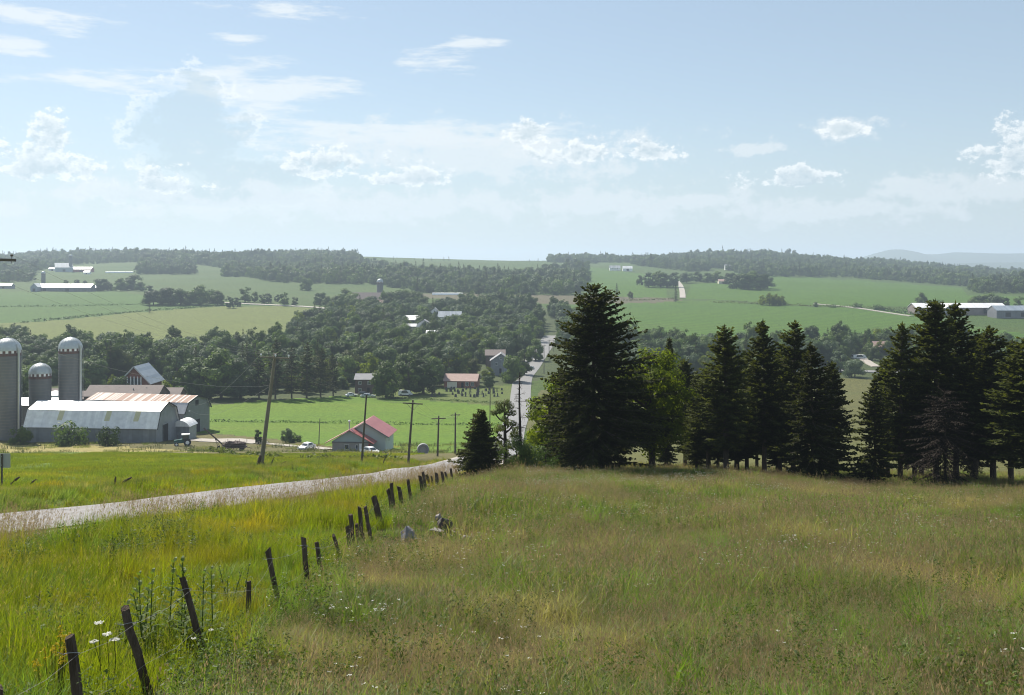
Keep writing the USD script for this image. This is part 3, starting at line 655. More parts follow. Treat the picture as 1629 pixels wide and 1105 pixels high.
# ------------------------------------------------------------------ near conifers at the edge of the meadow
def near_conifer(label, px, row_base, row_top, half, D, seed, kind='spruce', **kw):
    b = at(px, D); H = (HOR - row_top) / F * D - b[2]; R = half / F * D
    R *= 1.42
    if kind == 'pine':
        pine_k[0] += 1
        return copy_of(f'pine_{pine_k[0] % 6}', 'pine_tree', label, 'tree', b, seed * 1.7, (R / 2.9, R / 2.9, H / 12.0), kw.get('group', 'conifers at the meadow edge'))
    opt = dict(step=0.25, per=10, prof=0.68, top=0.6, droop=0.26, dens=1.15, twig=0.42, needle=0.075)
    if kind == 'pine': opt.update(step=0.30, per=9, prof=0.62, bare=0.16, droop=0.10, top=0.75, needle=0.08, gap=0.1, twig=0.46)
    opt.update(kw)
    leafm = 'needle_dead' if kind == 'dead' else 'needle_pine' if kind == 'pine' else 'needle_spruce'
    bark = 'dead_twig' if kind == 'dead' else 'bark'
    tree = thing('pine_tree' if kind == 'pine' else 'spruce_tree', label, 'tree', b, 0.0, None, opt.pop('group', 'conifers at the meadow edge'))
    t, f, l = conifer(seed, H, R, **opt)
    obj('trunk', t, bark, tree, smooth=50); obj('crown', f, leafm, tree); obj('limbs', l, bark, tree)
    return tree

for k_ in range(6):
    protos[f'pine_{k_}'] = (lambda k_: lambda p: (lambda c: (obj('trunk', c[0], 'bark', p, smooth=50), obj('crown', c[1], 'needle_pine', p), obj('limbs', c[2], 'bark', p)))(
        conifer(400 + k_, 12.0, 2.9, step=0.30, per=9, prof=[.50, .58, .64, .54, .62, .58][k_], bare=[.17, .21, .15, .19, .23, .18][k_], droop=.10, top=.75, dens=1.15, needle=.08, gap=[.04, .06, .14, .06, .1, .12][k_], twig=.52)))(k_)
pine_k = [0]
near_conifer('biggest dark spruce at the meadow edge, broad skirts and pointed top above the valley road', 944, 752, 452, 86, 71, 1, prof=0.60, step=0.23, per=10, dens=1.0, bare=0.07, droop=0.3)
near_conifer('small dense dark spruce standing behind the end of the fence', 766, 764, 652, 28, 71, 2, bare=0.05, prof=0.62, step=0.13, per=11, twig=0.5, needle=0.055)
near_conifer('slim distant spruce tip rising just right of the lime green tree', 1060, 735, 536, 24, 92, 3)
near_conifer('straight conifer with bare lower trunk, first tall one right of the lime tree', 1155, 754, 518, 50, 73, 4, 'pine', prof=0.7)
near_conifer('short dark conifer filling the gap between the lime tree and the tall conifers', 1108, 748, 590, 26, 84, 5, 'pine', bare=0.18)
near_conifer('dark conifer behind the right edge of the lime tree', 1090, 750, 572, 34, 88, 23, 'pine')
near_conifer('tall conifer second right of the lime tree, narrow top and grey bare trunk', 1216, 756, 510, 44, 76, 6, 'pine', prof=0.72)
near_conifer('tall conifer whose top leans beside the wide spruce left of the gap', 1262, 757, 512, 44, 77, 7, 'pine', prof=0.75)
near_conifer('wide spruce with foliage to the ground, left side of the gap to the tan field', 1293, 762, 545, 56, 68, 8, prof=0.75, step=0.25, bare=0.06)
near_conifer('half hidden conifer between the two tall conifers left of the gap', 1188, 750, 560, 36, 86, 9, 'pine', bare=0.2)
near_conifer('thin young conifer on the far side of the stand, low bare trunk showing', 1128, 748, 604, 30, 90, 10, 'pine', bare=0.2)
near_conifer('narrow spruce leaning into the gap on the left edge of the right hand stand', 1392, 768, 600, 34, 70, 11, prof=0.8)
near_conifer('conifer with a lone pointed top on the left of the right hand stand', 1432, 766, 514, 46, 74, 12, 'pine', prof=0.78, bare=0.08)
near_conifer('tallest conifer of the right hand stand, ragged open top over the white roof', 1489, 768, 478, 58, 75, 13, 'pine', prof=0.74, bare=0.1, gap=0.2)
near_conifer('twin top conifer just right of the tallest one in the right hand stand', 1521, 768, 481, 52, 77, 14, 'pine', prof=0.74, bare=0.1)
near_conifer('dying grey brown spruce with bare drooping lower limbs in the right hand stand', 1504, 770, 622, 44, 70, 15, 'dead', dens=0.8, gap=0.3, sag=0.22, prof=0.35, needle=0.03, twig=0.4)
near_conifer('conifer with a flat bushy top, right of the twin top conifer', 1580, 769, 520, 52, 74, 16, 'pine', prof=0.66, bare=0.1)
near_conifer('conifer cut by the right edge of the picture, lighter green limbs', 1636, 772, 540, 62, 68, 17, 'pine', prof=0.68, bare=0.06)
near_conifer('low dark conifer filling the foot of the right hand stand', 1455, 768, 628, 44, 80, 18, 'pine', bare=0.1)
near_conifer('shadowed conifer behind the dying spruce', 1548, 768, 560, 48, 84, 19, 'pine', bare=0.12)
near_conifer('second dark conifer tight behind the wide spruce left of the gap', 1322, 760, 575, 34, 80, 21, 'pine', bare=0.1)
near_conifer('dark bushy spruce tucked behind the left skirts of the biggest spruce', 896, 752, 585, 44, 79, 22, prof=0.7)
for px, D, top, w, lab in [(1126, 80, 585, 34, 'bushy dark conifer at the left of the tall stand beside the lime tree'), (1240, 81, 556, 44, 'dark conifer closing the gap between the second and third tall conifers'), (1172, 82, 566, 44, 'dark conifer filling the space right of the first tall conifer'), (1412, 80, 572, 40, 'dark conifer at the left foot of the right hand stand'),
                           (1466, 82, 552, 46, 'dark conifer just left of the tallest one in the right hand stand'), (1552, 80, 532, 48, 'broad dark conifer between the twin top conifer and the flat bushy one'), (1608, 80, 542, 48, 'dark conifer beside the one cut by the right edge')]:
    near_conifer(lab, px, 755, top, w, D, px, 'pine')
for i, (px, D, top, w) in enumerate([(1108, 82, 660, 24), (1142, 86, 640, 26), (1172, 82, 650, 26), (1236, 83, 640, 28), (1204, 94, 600, 30)]):
    near_conifer('thin trunked conifer inside the stand left of the gap, crown hidden among its neighbours', px, 752, top, w, D, 60 + i, 'pine', bare=0.26, group='inner conifers of the left stand')

# lime green tree behind the big spruce, bushes at its other side, scrub by the fence end
def near_broadleaf(name, label, px, D, row_top, half, seed, leaf_mat, cat='tree', group=None, bark='bark', **kw):
    b = at(px, D); H = (HOR - row_top) / F * D - b[2]
    t = thing(name, label, cat, b, 0, None, group)
    a, c = broadleaf(seed, H, half / F * D, **kw)
    obj('trunk', a, bark, t, smooth=60); obj('crown', c, leaf_mat, t)
near_broadleaf('maple_tree', 'sunlit lime green broadleaf tree glowing behind the right side of the biggest spruce', 1037, 75, 536, 64, 31, 'leaf_lime', nclump=66, nleaf=18000, leaf=0.11, low=0.05, clump=0.3, limbs=12)
near_broadleaf('broadleaf_tree', 'bright green leafy tree left of the biggest spruce beside the valley road', 872, 78, 582, 46, 32, 'leaf_lime', nclump=40, nleaf=10000, leaf=0.10, low=0.0, clump=0.32)
near_broadleaf('broadleaf_tree', 'thin grey green sapling in front of the valley road, left of the bare trunk', 804, 74, 606, 27, 33, 'leaf_olive', nclump=46, nleaf=5200, leaf=0.06, low=0.04, clump=0.24, shape=1.6, bark='dead_twig')
near_broadleaf('bush', 'dark green bush at the foot of the bare dead trunk by the fence end', 822, 73, 686, 32, 34, 'leaf_mid', 'bush', nclump=24, nleaf=5500, leaf=0.06, low=0.0, clump=0.36)
near_broadleaf('bush', 'pale lime bush low behind the last leaning posts', 796, 79, 738, 26, 35, 'leaf_lime', 'bush', nclump=14, nleaf=2200, leaf=0.06, low=0.0, clump=0.4)
near_broadleaf('bush', 'low leafy bush under the left skirts of the biggest spruce', 868, 73, 700, 34, 36, 'leaf_dark', 'bush', nclump=20, nleaf=3600, leaf=0.06, low=0.0, clump=0.4)
b = at(829, 73); H = (HOR - 592) / F * 73 - b[2]
snag = thing('dead_tree', 'bare dead thin tree standing in front of the valley road', 'tree', b)
sm, rng = MB(), np.random.default_rng(5)
obj('trunk', MB().tube([(0, 0, -.3), (-.05, 0, H * .35), (-.13, 0, H * .7), (-.12, 0, H)], [.13, .10, .07, .02], 7).mesh(), 'dead_twig', snag, smooth=60)
for k in range(44):
    z = H * rng.uniform(0.3, 0.98); az = rng.uniform(0, 6.28); L = rng.uniform(.3, 1.0) * (1.25 - z / H); p0 = np.array([-.13 * z / H, 0, z])
    d = np.array([math.cos(az), math.sin(az), rng.uniform(-.1, .5)]); p1 = p0 + d * L
    sm.tube([p0, p0 + d * L * .5 + [0, 0, .03], p1], [.016, .011, .006], 4)
    for q in range(3): sm.tube([p0 + d * L * (.4 + .2 * q), p0 + d * L * (.4 + .2 * q) + rng.normal(0, .16, 3)], [.008, .005], 3)
obj('branches', sm.mesh(), 'dead_twig', snag)

# ------------------------------------------------------------------ trees of the valley: twelve shapes, used over and over
SH = {}
for k in range(5): SH[f'round_{k}'] = (broadleaf(100 + k, 11, 4.6 + 0.3 * (k % 3), 30, 4200, 0.34, 0.02, clump=0.34), ['leaf_dark', 'leaf_mid', 'leaf_blue', 'leaf_mid', 'leaf_dark'][k])
for k in range(3): SH[f'tall_{k}'] = (broadleaf(110 + k, 14, 3.8, 34, 4000, 0.31, 0.02, shape=0.5), ['leaf_dark', 'leaf_mid', 'leaf_blue'][k])
for k in range(2): SH[f'light_{k}'] = (broadleaf(120 + k, 10, 4.2, 30, 3600, 0.29, 0.02), ['leaf_lime', 'leaf_olive'][k])
for k in range(3): SH[f'fir_{k}'] = (conifer(130 + k, 13, 3.0, step=0.62, per=6, dens=0.42, twig=0.55, needle=0.15, bare=0.08), 'needle_spruce')
for k in range(2): SH[f'bigpine_{k}'] = (conifer(140 + k, 20, 4.6, step=0.95, per=6, dens=0.36, twig=0.75, needle=0.24, bare=0.14, prof=0.5, top=0.5, droop=0.1), 'needle_spruce')
for k in range(2): SH[f'bush_{k}'] = (broadleaf(150 + k, 3.0, 2.2, 14, 900, 0.20, 0.0, clump=0.45), ['leaf_dark', 'leaf_mid'][k])
HT = {'round': 11, 'tall': 14, 'light': 10, 'fir': 13, 'bigpine': 20, 'bush': 3.0}
NAME = {'round': 'broadleaf_tree', 'tall': 'broadleaf_tree', 'light': 'broadleaf_tree', 'fir': 'fir_tree', 'bigpine': 'tall_pine_tree', 'bush': 'bush'}
for k, (s, m_) in SH.items(): protos[k] = tree_builder(s, m_)
trng = np.random.default_rng(77)
def variants(kind): return [k for k in SH if k.rsplit('_', 1)[0] == kind]
def tree(kind, px, row, label, group=None, top=None, h=None, D=None, wide=1.0):
    """One tree standing at (px, row) of the photograph; its top reaches the row top."""
    D = D or D_of(px, row); b = at(px, D)
    h = h or ((HOR - top) / F * D - b[2] if top else HT[kind] * trng.uniform(.8, 1.2))
    s = h / HT[kind]; b[2] -= 0.1
    return copy_of(variants(kind)[trng.integers(len(variants(kind)))], NAME[kind], label, 'bush' if kind == 'bush' else 'tree', b, trng.uniform(0, 6.28), (s * wide, s * wide, s), group)

def scatter(poly, spacing, seed, holes=(), dmax=2700):
    """Ground points inside an outline of the photograph, about spacing metres apart."""
    rng = np.random.default_rng(seed); poly = np.asarray(poly, float)
    pts = []
    d0 = min(D_of(a, b) for a, b in poly) * 0.97; d1 = min(max(D_of(a, b) for a, b in poly) * 1.03, dmax)
    y = d0
    while y < d1:
        x0, x1 = (poly[:, 0].min() - CX) / F * y, (poly[:, 0].max() - CX) / F * y
        xs = np.arange(x0, x1, spacing); xs = xs + rng.uniform(-.45, .45, len(xs)) * spacing; ys = y + rng.uniform(-.45, .45, len(xs)) * spacing
        zs = zf(xs, ys); px, row = CX + F * xs / ys, HOR - F * zs / ys
        ok = inside(poly, px, row)
        for h in holes: ok &= ~((px > h[0]) & (px < h[2]) & (row > h[1]) & (row < h[3]))
        pts += [(a, b, c, p, r) for a, b, c, p, r, o in zip(xs, ys, zs, px, row, ok) if o]
        y += spacing
    return pts

# ================================================================== woods and trees of the valley
WOODS = {}
for k in range(4): WOODS[f'b{k}'] = (broadleaf(200 + k, 11.5, 4.9, 16, 620, 0.62, 0.0, clump=0.42)[1], ['leaf_dark', 'leaf_mid', 'leaf_blue', 'leaf_mid'][k])
for k in range(2): WOODS[f'f{k}'] = (conifer(210 + k, 13, 2.9, step=1.1, per=6, dens=0.22, twig=0.8, needle=0.28)[1], 'needle_spruce')
def uneven(pts, seed): return np.clip(.35 + 1.35 * fbm(np.asarray(pts)[:, :3] * [.018, .018, 0], 3, seed), .5, 1.5)
def instancer(name, kinds, pts, label, seed, size=1.0, tilt=0.0, spread=0.2, weights=None, lie=0.0):
    """A mass nobody could count: many copies of a few shapes, as one object."""
    rng = np.random.default_rng(seed)
    path = '/World/' + numbered(name)
    pi = UsdGeom.PointInstancer.Define(stage, path)
    rel = pi.CreatePrototypesRel()
    for i, (mesh_, m_) in enumerate(kinds):
        pp = f'{path}/kinds/kind_{i:03d}'
        UsdGeom.Xform.Define(stage, pp)
        if isinstance(m_, str): mesh_, m_ = [mesh_], [m_]
        for q, (a, b) in enumerate(zip(mesh_, m_)): usdkit.mesh(stage, f'{pp}/piece_{q:03d}', a, M[b])
        rel.AddTarget(pp)
    pts = np.asarray(pts, float); n = len(pts)
    pi.CreateProtoIndicesAttr(Vt.IntArray.FromNumpy(rng.choice(len(kinds), n, p=weights).astype(np.int32)))
    pi.CreatePositionsAttr(Vt.Vec3fArray.FromNumpy(pts[:, :3].astype(np.float32)))
    yaw = rng.uniform(0, 2 * np.pi, n); tl = rng.normal(0, tilt, n) if tilt else np.zeros(n)
    q = [Gf.Quath(float(math.cos(a / 2) * math.cos(t / 2)), float(math.cos(a / 2) * math.sin(t / 2)), float(math.sin(a / 2) * math.sin(t / 2)), float(math.sin(a / 2) * math.cos(t / 2))) for a, t in zip(yaw, tl)]
    if lie:      # follow the slope of the ground
        e = lie; x_, y_ = pts[:, 0], pts[:, 1]
        gx, gy = (zf(x_ + e, y_) - zf(x_ - e, y_)) / (2 * e), (zf(x_, y_ + e) - zf(x_, y_ - e)) / (2 * e)
        out = []
        for a, sx, sy in zip(yaw, gx, gy):
            ax = np.array([sy, -sx, 0.0]); l = math.hypot(sx, sy); th_ = math.atan(l)
            r1 = Gf.Rotation(Gf.Vec3d(0, 0, 1), math.degrees(a)); r2 = Gf.Rotation(Gf.Vec3d(*map(float, ax / max(l, 1e-9))), math.degrees(th_)) if l > 1e-6 else Gf.Rotation(Gf.Vec3d(0, 0, 1), 0)
            g = (r1 * r2).GetQuat(); im = g.GetImaginary(); out.append(Gf.Quath(float(g.GetReal()), float(im[0]), float(im[1]), float(im[2])))
        q = out
    pi.CreateOrientationsAttr(Vt.QuathArray(q))
    s = np.broadcast_to(size, (n,)) * rng.uniform(1 - spread, 1 + spread, n)
    sz = s * rng.uniform(.85, 1.15, n)
    pi.CreateScalesAttr(Vt.Vec3fArray.FromNumpy(np.stack([s, s, sz], -1).astype(np.float32)))
    setdata(pi.GetPrim(), label, None, None, 'stuff')
wood_kinds = list(WOODS.values())
wA = scatter([(357, 440), (400, 441), (440, 450), (600, 452), (668, 466), (900, 470), (926, 468), (938, 440), (932, 428), (868, 430), (850, 441), (740, 437), (640, 431), (575, 416), (560, 404), (300, 400), (300, 418), (357, 427)], 10.5, 1)
instancer('hillside_wood', wood_kinds, [(a, b, c - .3) for a, b, c, p, r in wA], 'dark mixed wood covering the far hillside left of centre', 11, uneven(wA, 11), spread=.35, weights=[.24, .18, .2, .18, .1, .1])
wB = scatter([(-200, 449), (50, 449), (62, 430), (110, 421), (215, 417), (330, 415), (330, 395), (-200, 400)], 12, 2) + scatter([(218, 436), (312, 436), (312, 410), (225, 410)], 9.0, 3)
instancer('ridge_wood', wood_kinds, [(a, b, c - .3) for a, b, c, p, r in wB], 'dark wood along the far ridge at the left', 12, uneven(wB, 12), spread=.38, weights=[.24, .18, .2, .18, .1, .1])
wC = scatter([(872, 417), (1000, 421), (1105, 433), (1150, 427), (1180, 437), (1235, 440), (1345, 441), (1540, 456), (1556, 467), (1900, 470), (1900, 430), (1629, 425), (1400, 408), (1170, 396), (872, 400)], 12, 4, holes=[(948, 417.5, 1006, 426)])
instancer('ridge_wood', wood_kinds, [(a, b, c - .3) for a, b, c, p, r in wC], 'long dark wood along the far ridge at the right', 13, uneven(wC, 13), spread=.38, weights=[.26, .2, .22, .2, .06, .06])

# the wooded valley floor: the trees that show largest are things, the rest one mass
HOLES = [(186, 604, 268, 640), (120, 622, 300, 690), (642, 506, 666, 530), (682, 514, 736, 524), (540, 478, 612, 492), (556, 612, 640, 645), (690, 606, 790, 645), (756, 580, 825, 612), (40, 616, 110, 690),
         (836, 552, 905, 640), (640, 548, 700, 556), (1345, 568, 1425, 606), (1548, 548, 1700, 566), (840, 500, 870, 512)]
belt = scatter([(-160, 548), (20, 545), (60, 560), (300, 566), (440, 560), (455, 545), (475, 520), (520, 503), (600, 492), (690, 496), (740, 488), (800, 482), (870, 492), (915, 506), (960, 545), (960, 575), (885, 560), (868, 560), (842, 600), (800, 606), (690, 606), (640, 618), (560, 620), (420, 628), (330, 632), (270, 640), (120, 650), (-160, 690)], 8.6, 5, HOLES)
belt += scatter([(985, 545), (1040, 552), (1130, 560), (1290, 556), (1330, 548), (1440, 556), (1640, 552), (1760, 560), (1760, 592), (1430, 596), (1380, 580), (1300, 584), (1200, 598), (1060, 600), (990, 590)], 8.6, 6, HOLES)
belt.sort(key=lambda t: t[1])
def blocked(x, y):
    return abs(x - float(road_x(y))) < 6.5 and y > 250
belt = [t for t in belt if not blocked(t[0], t[1])]
BELT_N = 250
kinds_w = ['round'] * 9 + ['tall'] * 5 + ['light'] * 4 + ['fir'] * 1
BL = {('round', 0): 'round dark broadleaf tree in the wooded valley left of the valley road', ('tall', 0): 'tall narrow broadleaf tree in the wooded valley left of the valley road', ('light', 0): 'paler yellow green tree in the wooded valley left of the valley road', ('fir', 0): 'pointed fir standing in the wooded valley left of the valley road',
      ('round', 1): 'round dark broadleaf tree in the belt beyond the tan field at the right', ('tall', 1): 'tall narrow broadleaf tree in the belt beyond the tan field at the right', ('light', 1): 'paler yellow green tree in the belt beyond the tan field at the right', ('fir', 1): 'pointed fir in the belt beyond the tan field at the right'}
for x, y, z, px, row in belt[:BELT_N]:
    k = kinds_w[trng.integers(len(kinds_w))]; sd = int(px > 905)
    tree(k, px, row, BL[k, sd], ['%s trees of the wooded valley', '%s trees of the right hand belt'][sd] % {'round': 'round', 'tall': 'tall', 'light': 'pale', 'fir': 'fir'}[k], D=y, h=HT[k] * trng.uniform(.5, 1.42) * (0.85 if sd else 1))
rest = belt[BELT_N:]
belt_kinds = [(SH[k][0][1], SH[k][1]) for k in ('round_0', 'round_1', 'round_2', 'tall_0', 'tall_1', 'light_0', 'fir_0')]
instancer('valley_wood', belt_kinds, [(a, b, c - .3) for a, b, c, p, r in rest], 'broadleaf wood filling the far side of the valley', 14, 1.0, spread=0.36, weights=[.2, .2, .2, .13, .12, .08, .07])

ONE = [
    ('round', 188, 634, 592, 'dark tree hiding the left shoulder of the brick church', .9, 346), ('light', 262, 634, 600, 'olive tree at the right eave of the brick church', .8, 346),  # kind, column, row of the foot, row of the top, label, width factor
    ('tall', 322, 633, 560, 'broad dark tree right of the rusty roofed barn, first of the tall row', 1.3), ('round', 352, 634, 553, 'big round dark tree behind the leaning utility pole, left of the tall pines', 1.05), ('tall', 383, 634, 556, 'dark broadleaf tree just left of the tall pine group', 1.25),
    ('bigpine', 412, 634, 556, 'tall dark pine directly behind the leaning utility pole', 1.0), ('bigpine', 438, 635, 540, 'tallest dark pine of the group right of the leaning utility pole', .95), ('bigpine', 464, 634, 550, 'dark pine third in the tall pine group', 1.0), ('bigpine', 488, 633, 544, 'dark pine fourth in the tall pine group, flat top', 1.0), ('bigpine', 510, 632, 552, 'dark pine fifth in the tall pine group', .95), ('bigpine', 530, 630, 562, 'last and lowest dark pine of the group left of the brown house', 1.0),
    ('light', 546, 617, 594, 'small yellow green rounded tree left of the brown two storey house', 1.0), ('round', 614, 633, 572, 'large round leafy tree on the field edge right of the brown house', .95), ('tall', 650, 628, 562, 'upright tree second right of the brown house', 1.3), ('tall', 673, 626, 556, 'upright dark tree just left of the pink roofed bungalow', 1.3), ('round', 690, 615, 566, 'dark tree touching the left end of the pink roofed bungalow', 1.0),
    ('round', 708, 603, 582, 'small round tree behind the ridge of the pink roofed bungalow', 1.0), ('light', 776, 606, 580, 'bright green round tree right behind the bungalow', 1.1), ('round', 778, 616, 594, 'dark low round tree right of the bungalow', 1.1), ('round', 816, 608, 562, 'dark tree at the left edge of the valley road', 1.0), ('tall', 834, 596, 550, 'dark tree overhanging the left side of the valley road', 1.1), ('round', 852, 574, 538, 'dark tree beside the far bend of the valley road', 1.0),
    ('round', 1360, 600, 566, 'single round tree standing beside the highway beyond the tan field', 1.15), ('tall', 1337, 592, 552, 'dark tall tree left of the single round tree by the highway', 1.3), ('round', 1392, 574, 548, 'dark tree behind the white vehicles by the lane', 1.1), ('fir', 238, 497, 478, 'lone pointed fir between the two far left fields', 1.0),
    ('round', 487, 462, 440, 'lone big round tree in front of the far hillside wood', 1.2), ('fir', 981, 473, 450, 'pointed fir above the tip of the biggest spruce, on the far field', 1.2), ('round', 970, 477, 462, 'dark rounded tree left of the pointed fir on the far field', .9), ('light', 1003, 476, 462, 'pale small tree right of the pointed fir on the far field', .8), ('round', 1018, 453, 436, 'lone tree left of the grove beside the gravel lane', .8), ('fir', 1075, 480, 452, 'tree standing left of the gravel lane on the far slope', 1.0),
    ('round', 1298, 488, 479, 'low round bush alone in the right hand far field', 1.1), ('bush', 1325, 489, 483, 'small bush right of the low round bush in the far field', 1.6), ('bush', 1363, 490, 480, 'ragged bush by the far field track', 1.3), ('bush', 1397, 493, 483, 'bush at the right end of the far field track', 1.4), ('round', 1466, 489, 464, 'round tree left of the long white roofed barn', .9), ('bush', 1486, 491, 475, 'bush next to the round tree left of the long white roofed barn', 1.6), ('tall', 1620, 496, 468, 'narrow dark tree behind the blue grey shed at the right edge', 1.1),
    ('bush', 111, 695, 667, 'wide green bush at the left of the white barn front', 1.0, 233), ('bush', 174, 698, 675, 'smaller rounded bush at the middle of the white barn front', .8, 232), ('bush', 33, 695, 673, 'low green bush at the foot of the left silo', .8, 236), ('round', 456, 704, 677, 'dark dense rounded evergreen bush left of the red roofed house', .8), ('bush', 468, 703, 687, 'smaller dark bush beside the dense rounded evergreen', 1.1), ('tall', 411, 706, 678, 'small thin tree right behind the leaning utility pole', .8)]
for k, px, row, top, lab, wd, *dd in ONE: tree(k, px, row, lab, top=top, wide=wd, D=dd[0] if dd else None)
ORD = ['first', 'second', 'third', 'fourth', 'fifth', 'sixth', 'seventh', 'eighth', 'ninth', 'tenth', 'eleventh', 'twelfth']
GROUPS = [  # label, group, kind, [(column, foot row, top row)]
    ('small dark tree in the hedge row above the pale field', 'hedge row trees', 'round', [(244, 485, 457), (258, 483, 459), (272, 485, 452), (287, 485, 455), (302, 484, 461), (318, 485, 452), (333, 482, 457), (346, 485, 461)]),
    ('small tree along the far white lane right of the hedge row', 'trees along the far white lane', 'tall', [(366, 490, 468), (378, 487, 470), (390, 481, 453), (405, 480, 461), (417, 483, 465), (427, 482, 463), (441, 480, 466), (452, 486, 462), (469, 486, 470)]),
    ('dark tree at the long white roofed farm, far left', 'trees at the far left farm', 'round', [(160, 463, 440), (172, 462, 446), (192, 463, 441), (203, 462, 440), (214, 461, 434), (223, 463, 446), (104, 452, 444), (122, 451, 443), (135, 452, 445), (237, 466, 452)]),
    ('dark tree near the far red barn with the single silo', 'trees at the red barn', 'round', [(508, 484, 462), (521, 487, 470), (536, 490, 468), (549, 488, 458), (562, 492, 463)  , (622, 489, 460), (634, 488, 457), (648, 488, 458), (662, 490, 461), (674, 494, 470)]),
    ('dark tree of the grove left of the gravel lane', 'grove left of the gravel lane', 'tall', [(1032, 457, 428), (1042, 455, 429), (1051, 457, 427), (1061, 457, 430), (1071, 457, 428)]),
    ('dark tree in the line right of the gravel lane', 'tree line right of the gravel lane', 'round', [(1092, 450, 430), (1109, 448, 430), (1125, 449, 432), (1141, 449, 430), (1160, 452, 431), (1172, 459, 433), (1184, 460, 431), (1197, 460, 430), (1210, 460, 431), (1221, 459, 437)]),
    ('pale bushy tree in the lone clump of the right far field', 'clump in the right hand far field', 'light', [(1213, 485, 467), (1224, 486, 463), (1235, 486, 465), (1244, 485, 468)]),
    ('dark tree in the row behind the long white roofed barn', 'row behind the white roofed barn', 'round', [(1550, 491, 470), (1561, 490, 467), (1573, 490, 464), (1585, 491, 466), (1596, 492, 470)]),
    ('tiny tree on the bare skyline between the two woods', 'tiny skyline trees', 'fir', [(598, 414, 410), (626, 414, 407), (660, 414, 410), (686, 415, 409), (706, 415, 408), (714, 415, 407), (842, 416, 411), (856, 416, 410)])]
for lab, grp, k, spots in GROUPS:
    for n_, (px, row, top) in enumerate(sorted(spots)): tree(k, px, row, f'{lab}, {ORD[n_]} from the left', grp, top=top, wide=1.3 if k in ('round', 'tall') else 1.1)

# ================================================================== buildings
def gable_walls(L, W, h, rise, ridge='x', deep=1.2):
    """Four walls with two gables; the footprint is centred on the origin."""
    m = MB(); x, y = L / 2, W / 2
    if ridge == 'x': m.prism([(-y, -deep), (y, -deep), (y, h), (0, h + rise), (-y, h)], 0, -x, x)
    else: m.prism([(-x, -deep), (x, -deep), (x, h), (0, h + rise), (-x, h)], 1, -y, y)
    return m.mesh()
def gable_roof(L, W, h, rise, ridge='x', over=0.45, t=0.16):
    m = MB(); x, y = L / 2 + over, W / 2
    if ridge == 'y': x, y = W / 2 + over, L / 2
    k = rise / y; e = y + over
    for s in (-1, 1):
        q = [(-x, s * e, h - k * over + .03), (x, s * e, h - k * over + .03), (x, 0, h + rise + .05), (-x, 0, h + rise + .05)]
        if ridge == 'y': q = [(b, a, c) for a, b, c in q]
        m.slab([(a, b, c + t) for a, b, c in q], t)
    return m.mesh()
def window(parent, x, y, z, w, h, face='front', name='window', bars=1, f=0.09):
    """A frame standing 4 cm proud of the wall with its pane; front faces -y, right faces +x."""
    m = MB()
    def b(mb, u0, u1, z0, z1, d0, d1):
        if face == 'front': mb.box(x + u0, x + u1, y - d1, y - d0, z + z0, z + z1)
        elif face == 'right': mb.box(x + d0, x + d1, y + u0, y + u1, z + z0, z + z1)
        elif face == 'left': mb.box(x - d1, x - d0, y + u0, y + u1, z + z0, z + z1)
    b(m, -w/2, w/2, h/2 - f, h/2, .0, .05); b(m, -w/2, w/2, -h/2, -h/2 + f, .0, .06)
    b(m, -w/2, -w/2 + f, -h/2 + f, h/2 - f, .0, .05); b(m, w/2 - f, w/2, -h/2 + f, h/2 - f, .0, .05)
    if bars: b(m, -.03, .03, -h/2 + f, h/2 - f, .0, .045)
    fr = obj(name, m.mesh(), 'window_frame', parent)
    g = MB(); b(g, -w/2 + f, w/2 - f, -h/2 + f, h/2 - f, .004, .02)
    obj('pane', g.mesh(), 'glass', fr)
def door(parent, x, y, w, h, face='front', m='dark_opening', z=0):
    g = MB()
    if face == 'front': g.box(x - w/2, x + w/2, y - .05, y - .002, z, z + h)
    else: g.box(x + .002, x + .05, y - w/2, y + w/2, z, z + h)
    return obj('door', g.mesh(), m, parent)
def house(name, label, px, row, L, W, h, rise, wall, roof, ridge='x', rot=0.0, wins=(), doors=(), chimney=None, D=None, cat='house', group=None, over=0.45, dz=0.0):
    D = D or D_of(px, row); b = at(px, D); b[2] += dz
    t = thing(name, label, cat, b, rot, None, group)
    obj('wall', gable_walls(L, W, h, rise, ridge), wall, t)
    r = obj('roof', gable_roof(L, W, h, rise, ridge, over), roof, t)
    if chimney:
        cx_, cy_, cw, top = chimney
        obj('chimney', MB().box(cx_ - cw/2, cx_ + cw/2, cy_ - cw/2, cy_ + cw/2, h - .2, h + rise + top).mesh(), 'brick', r)
    for w in wins: window(t, *w)
    for d_ in doors: door(t, *d_)
    return t
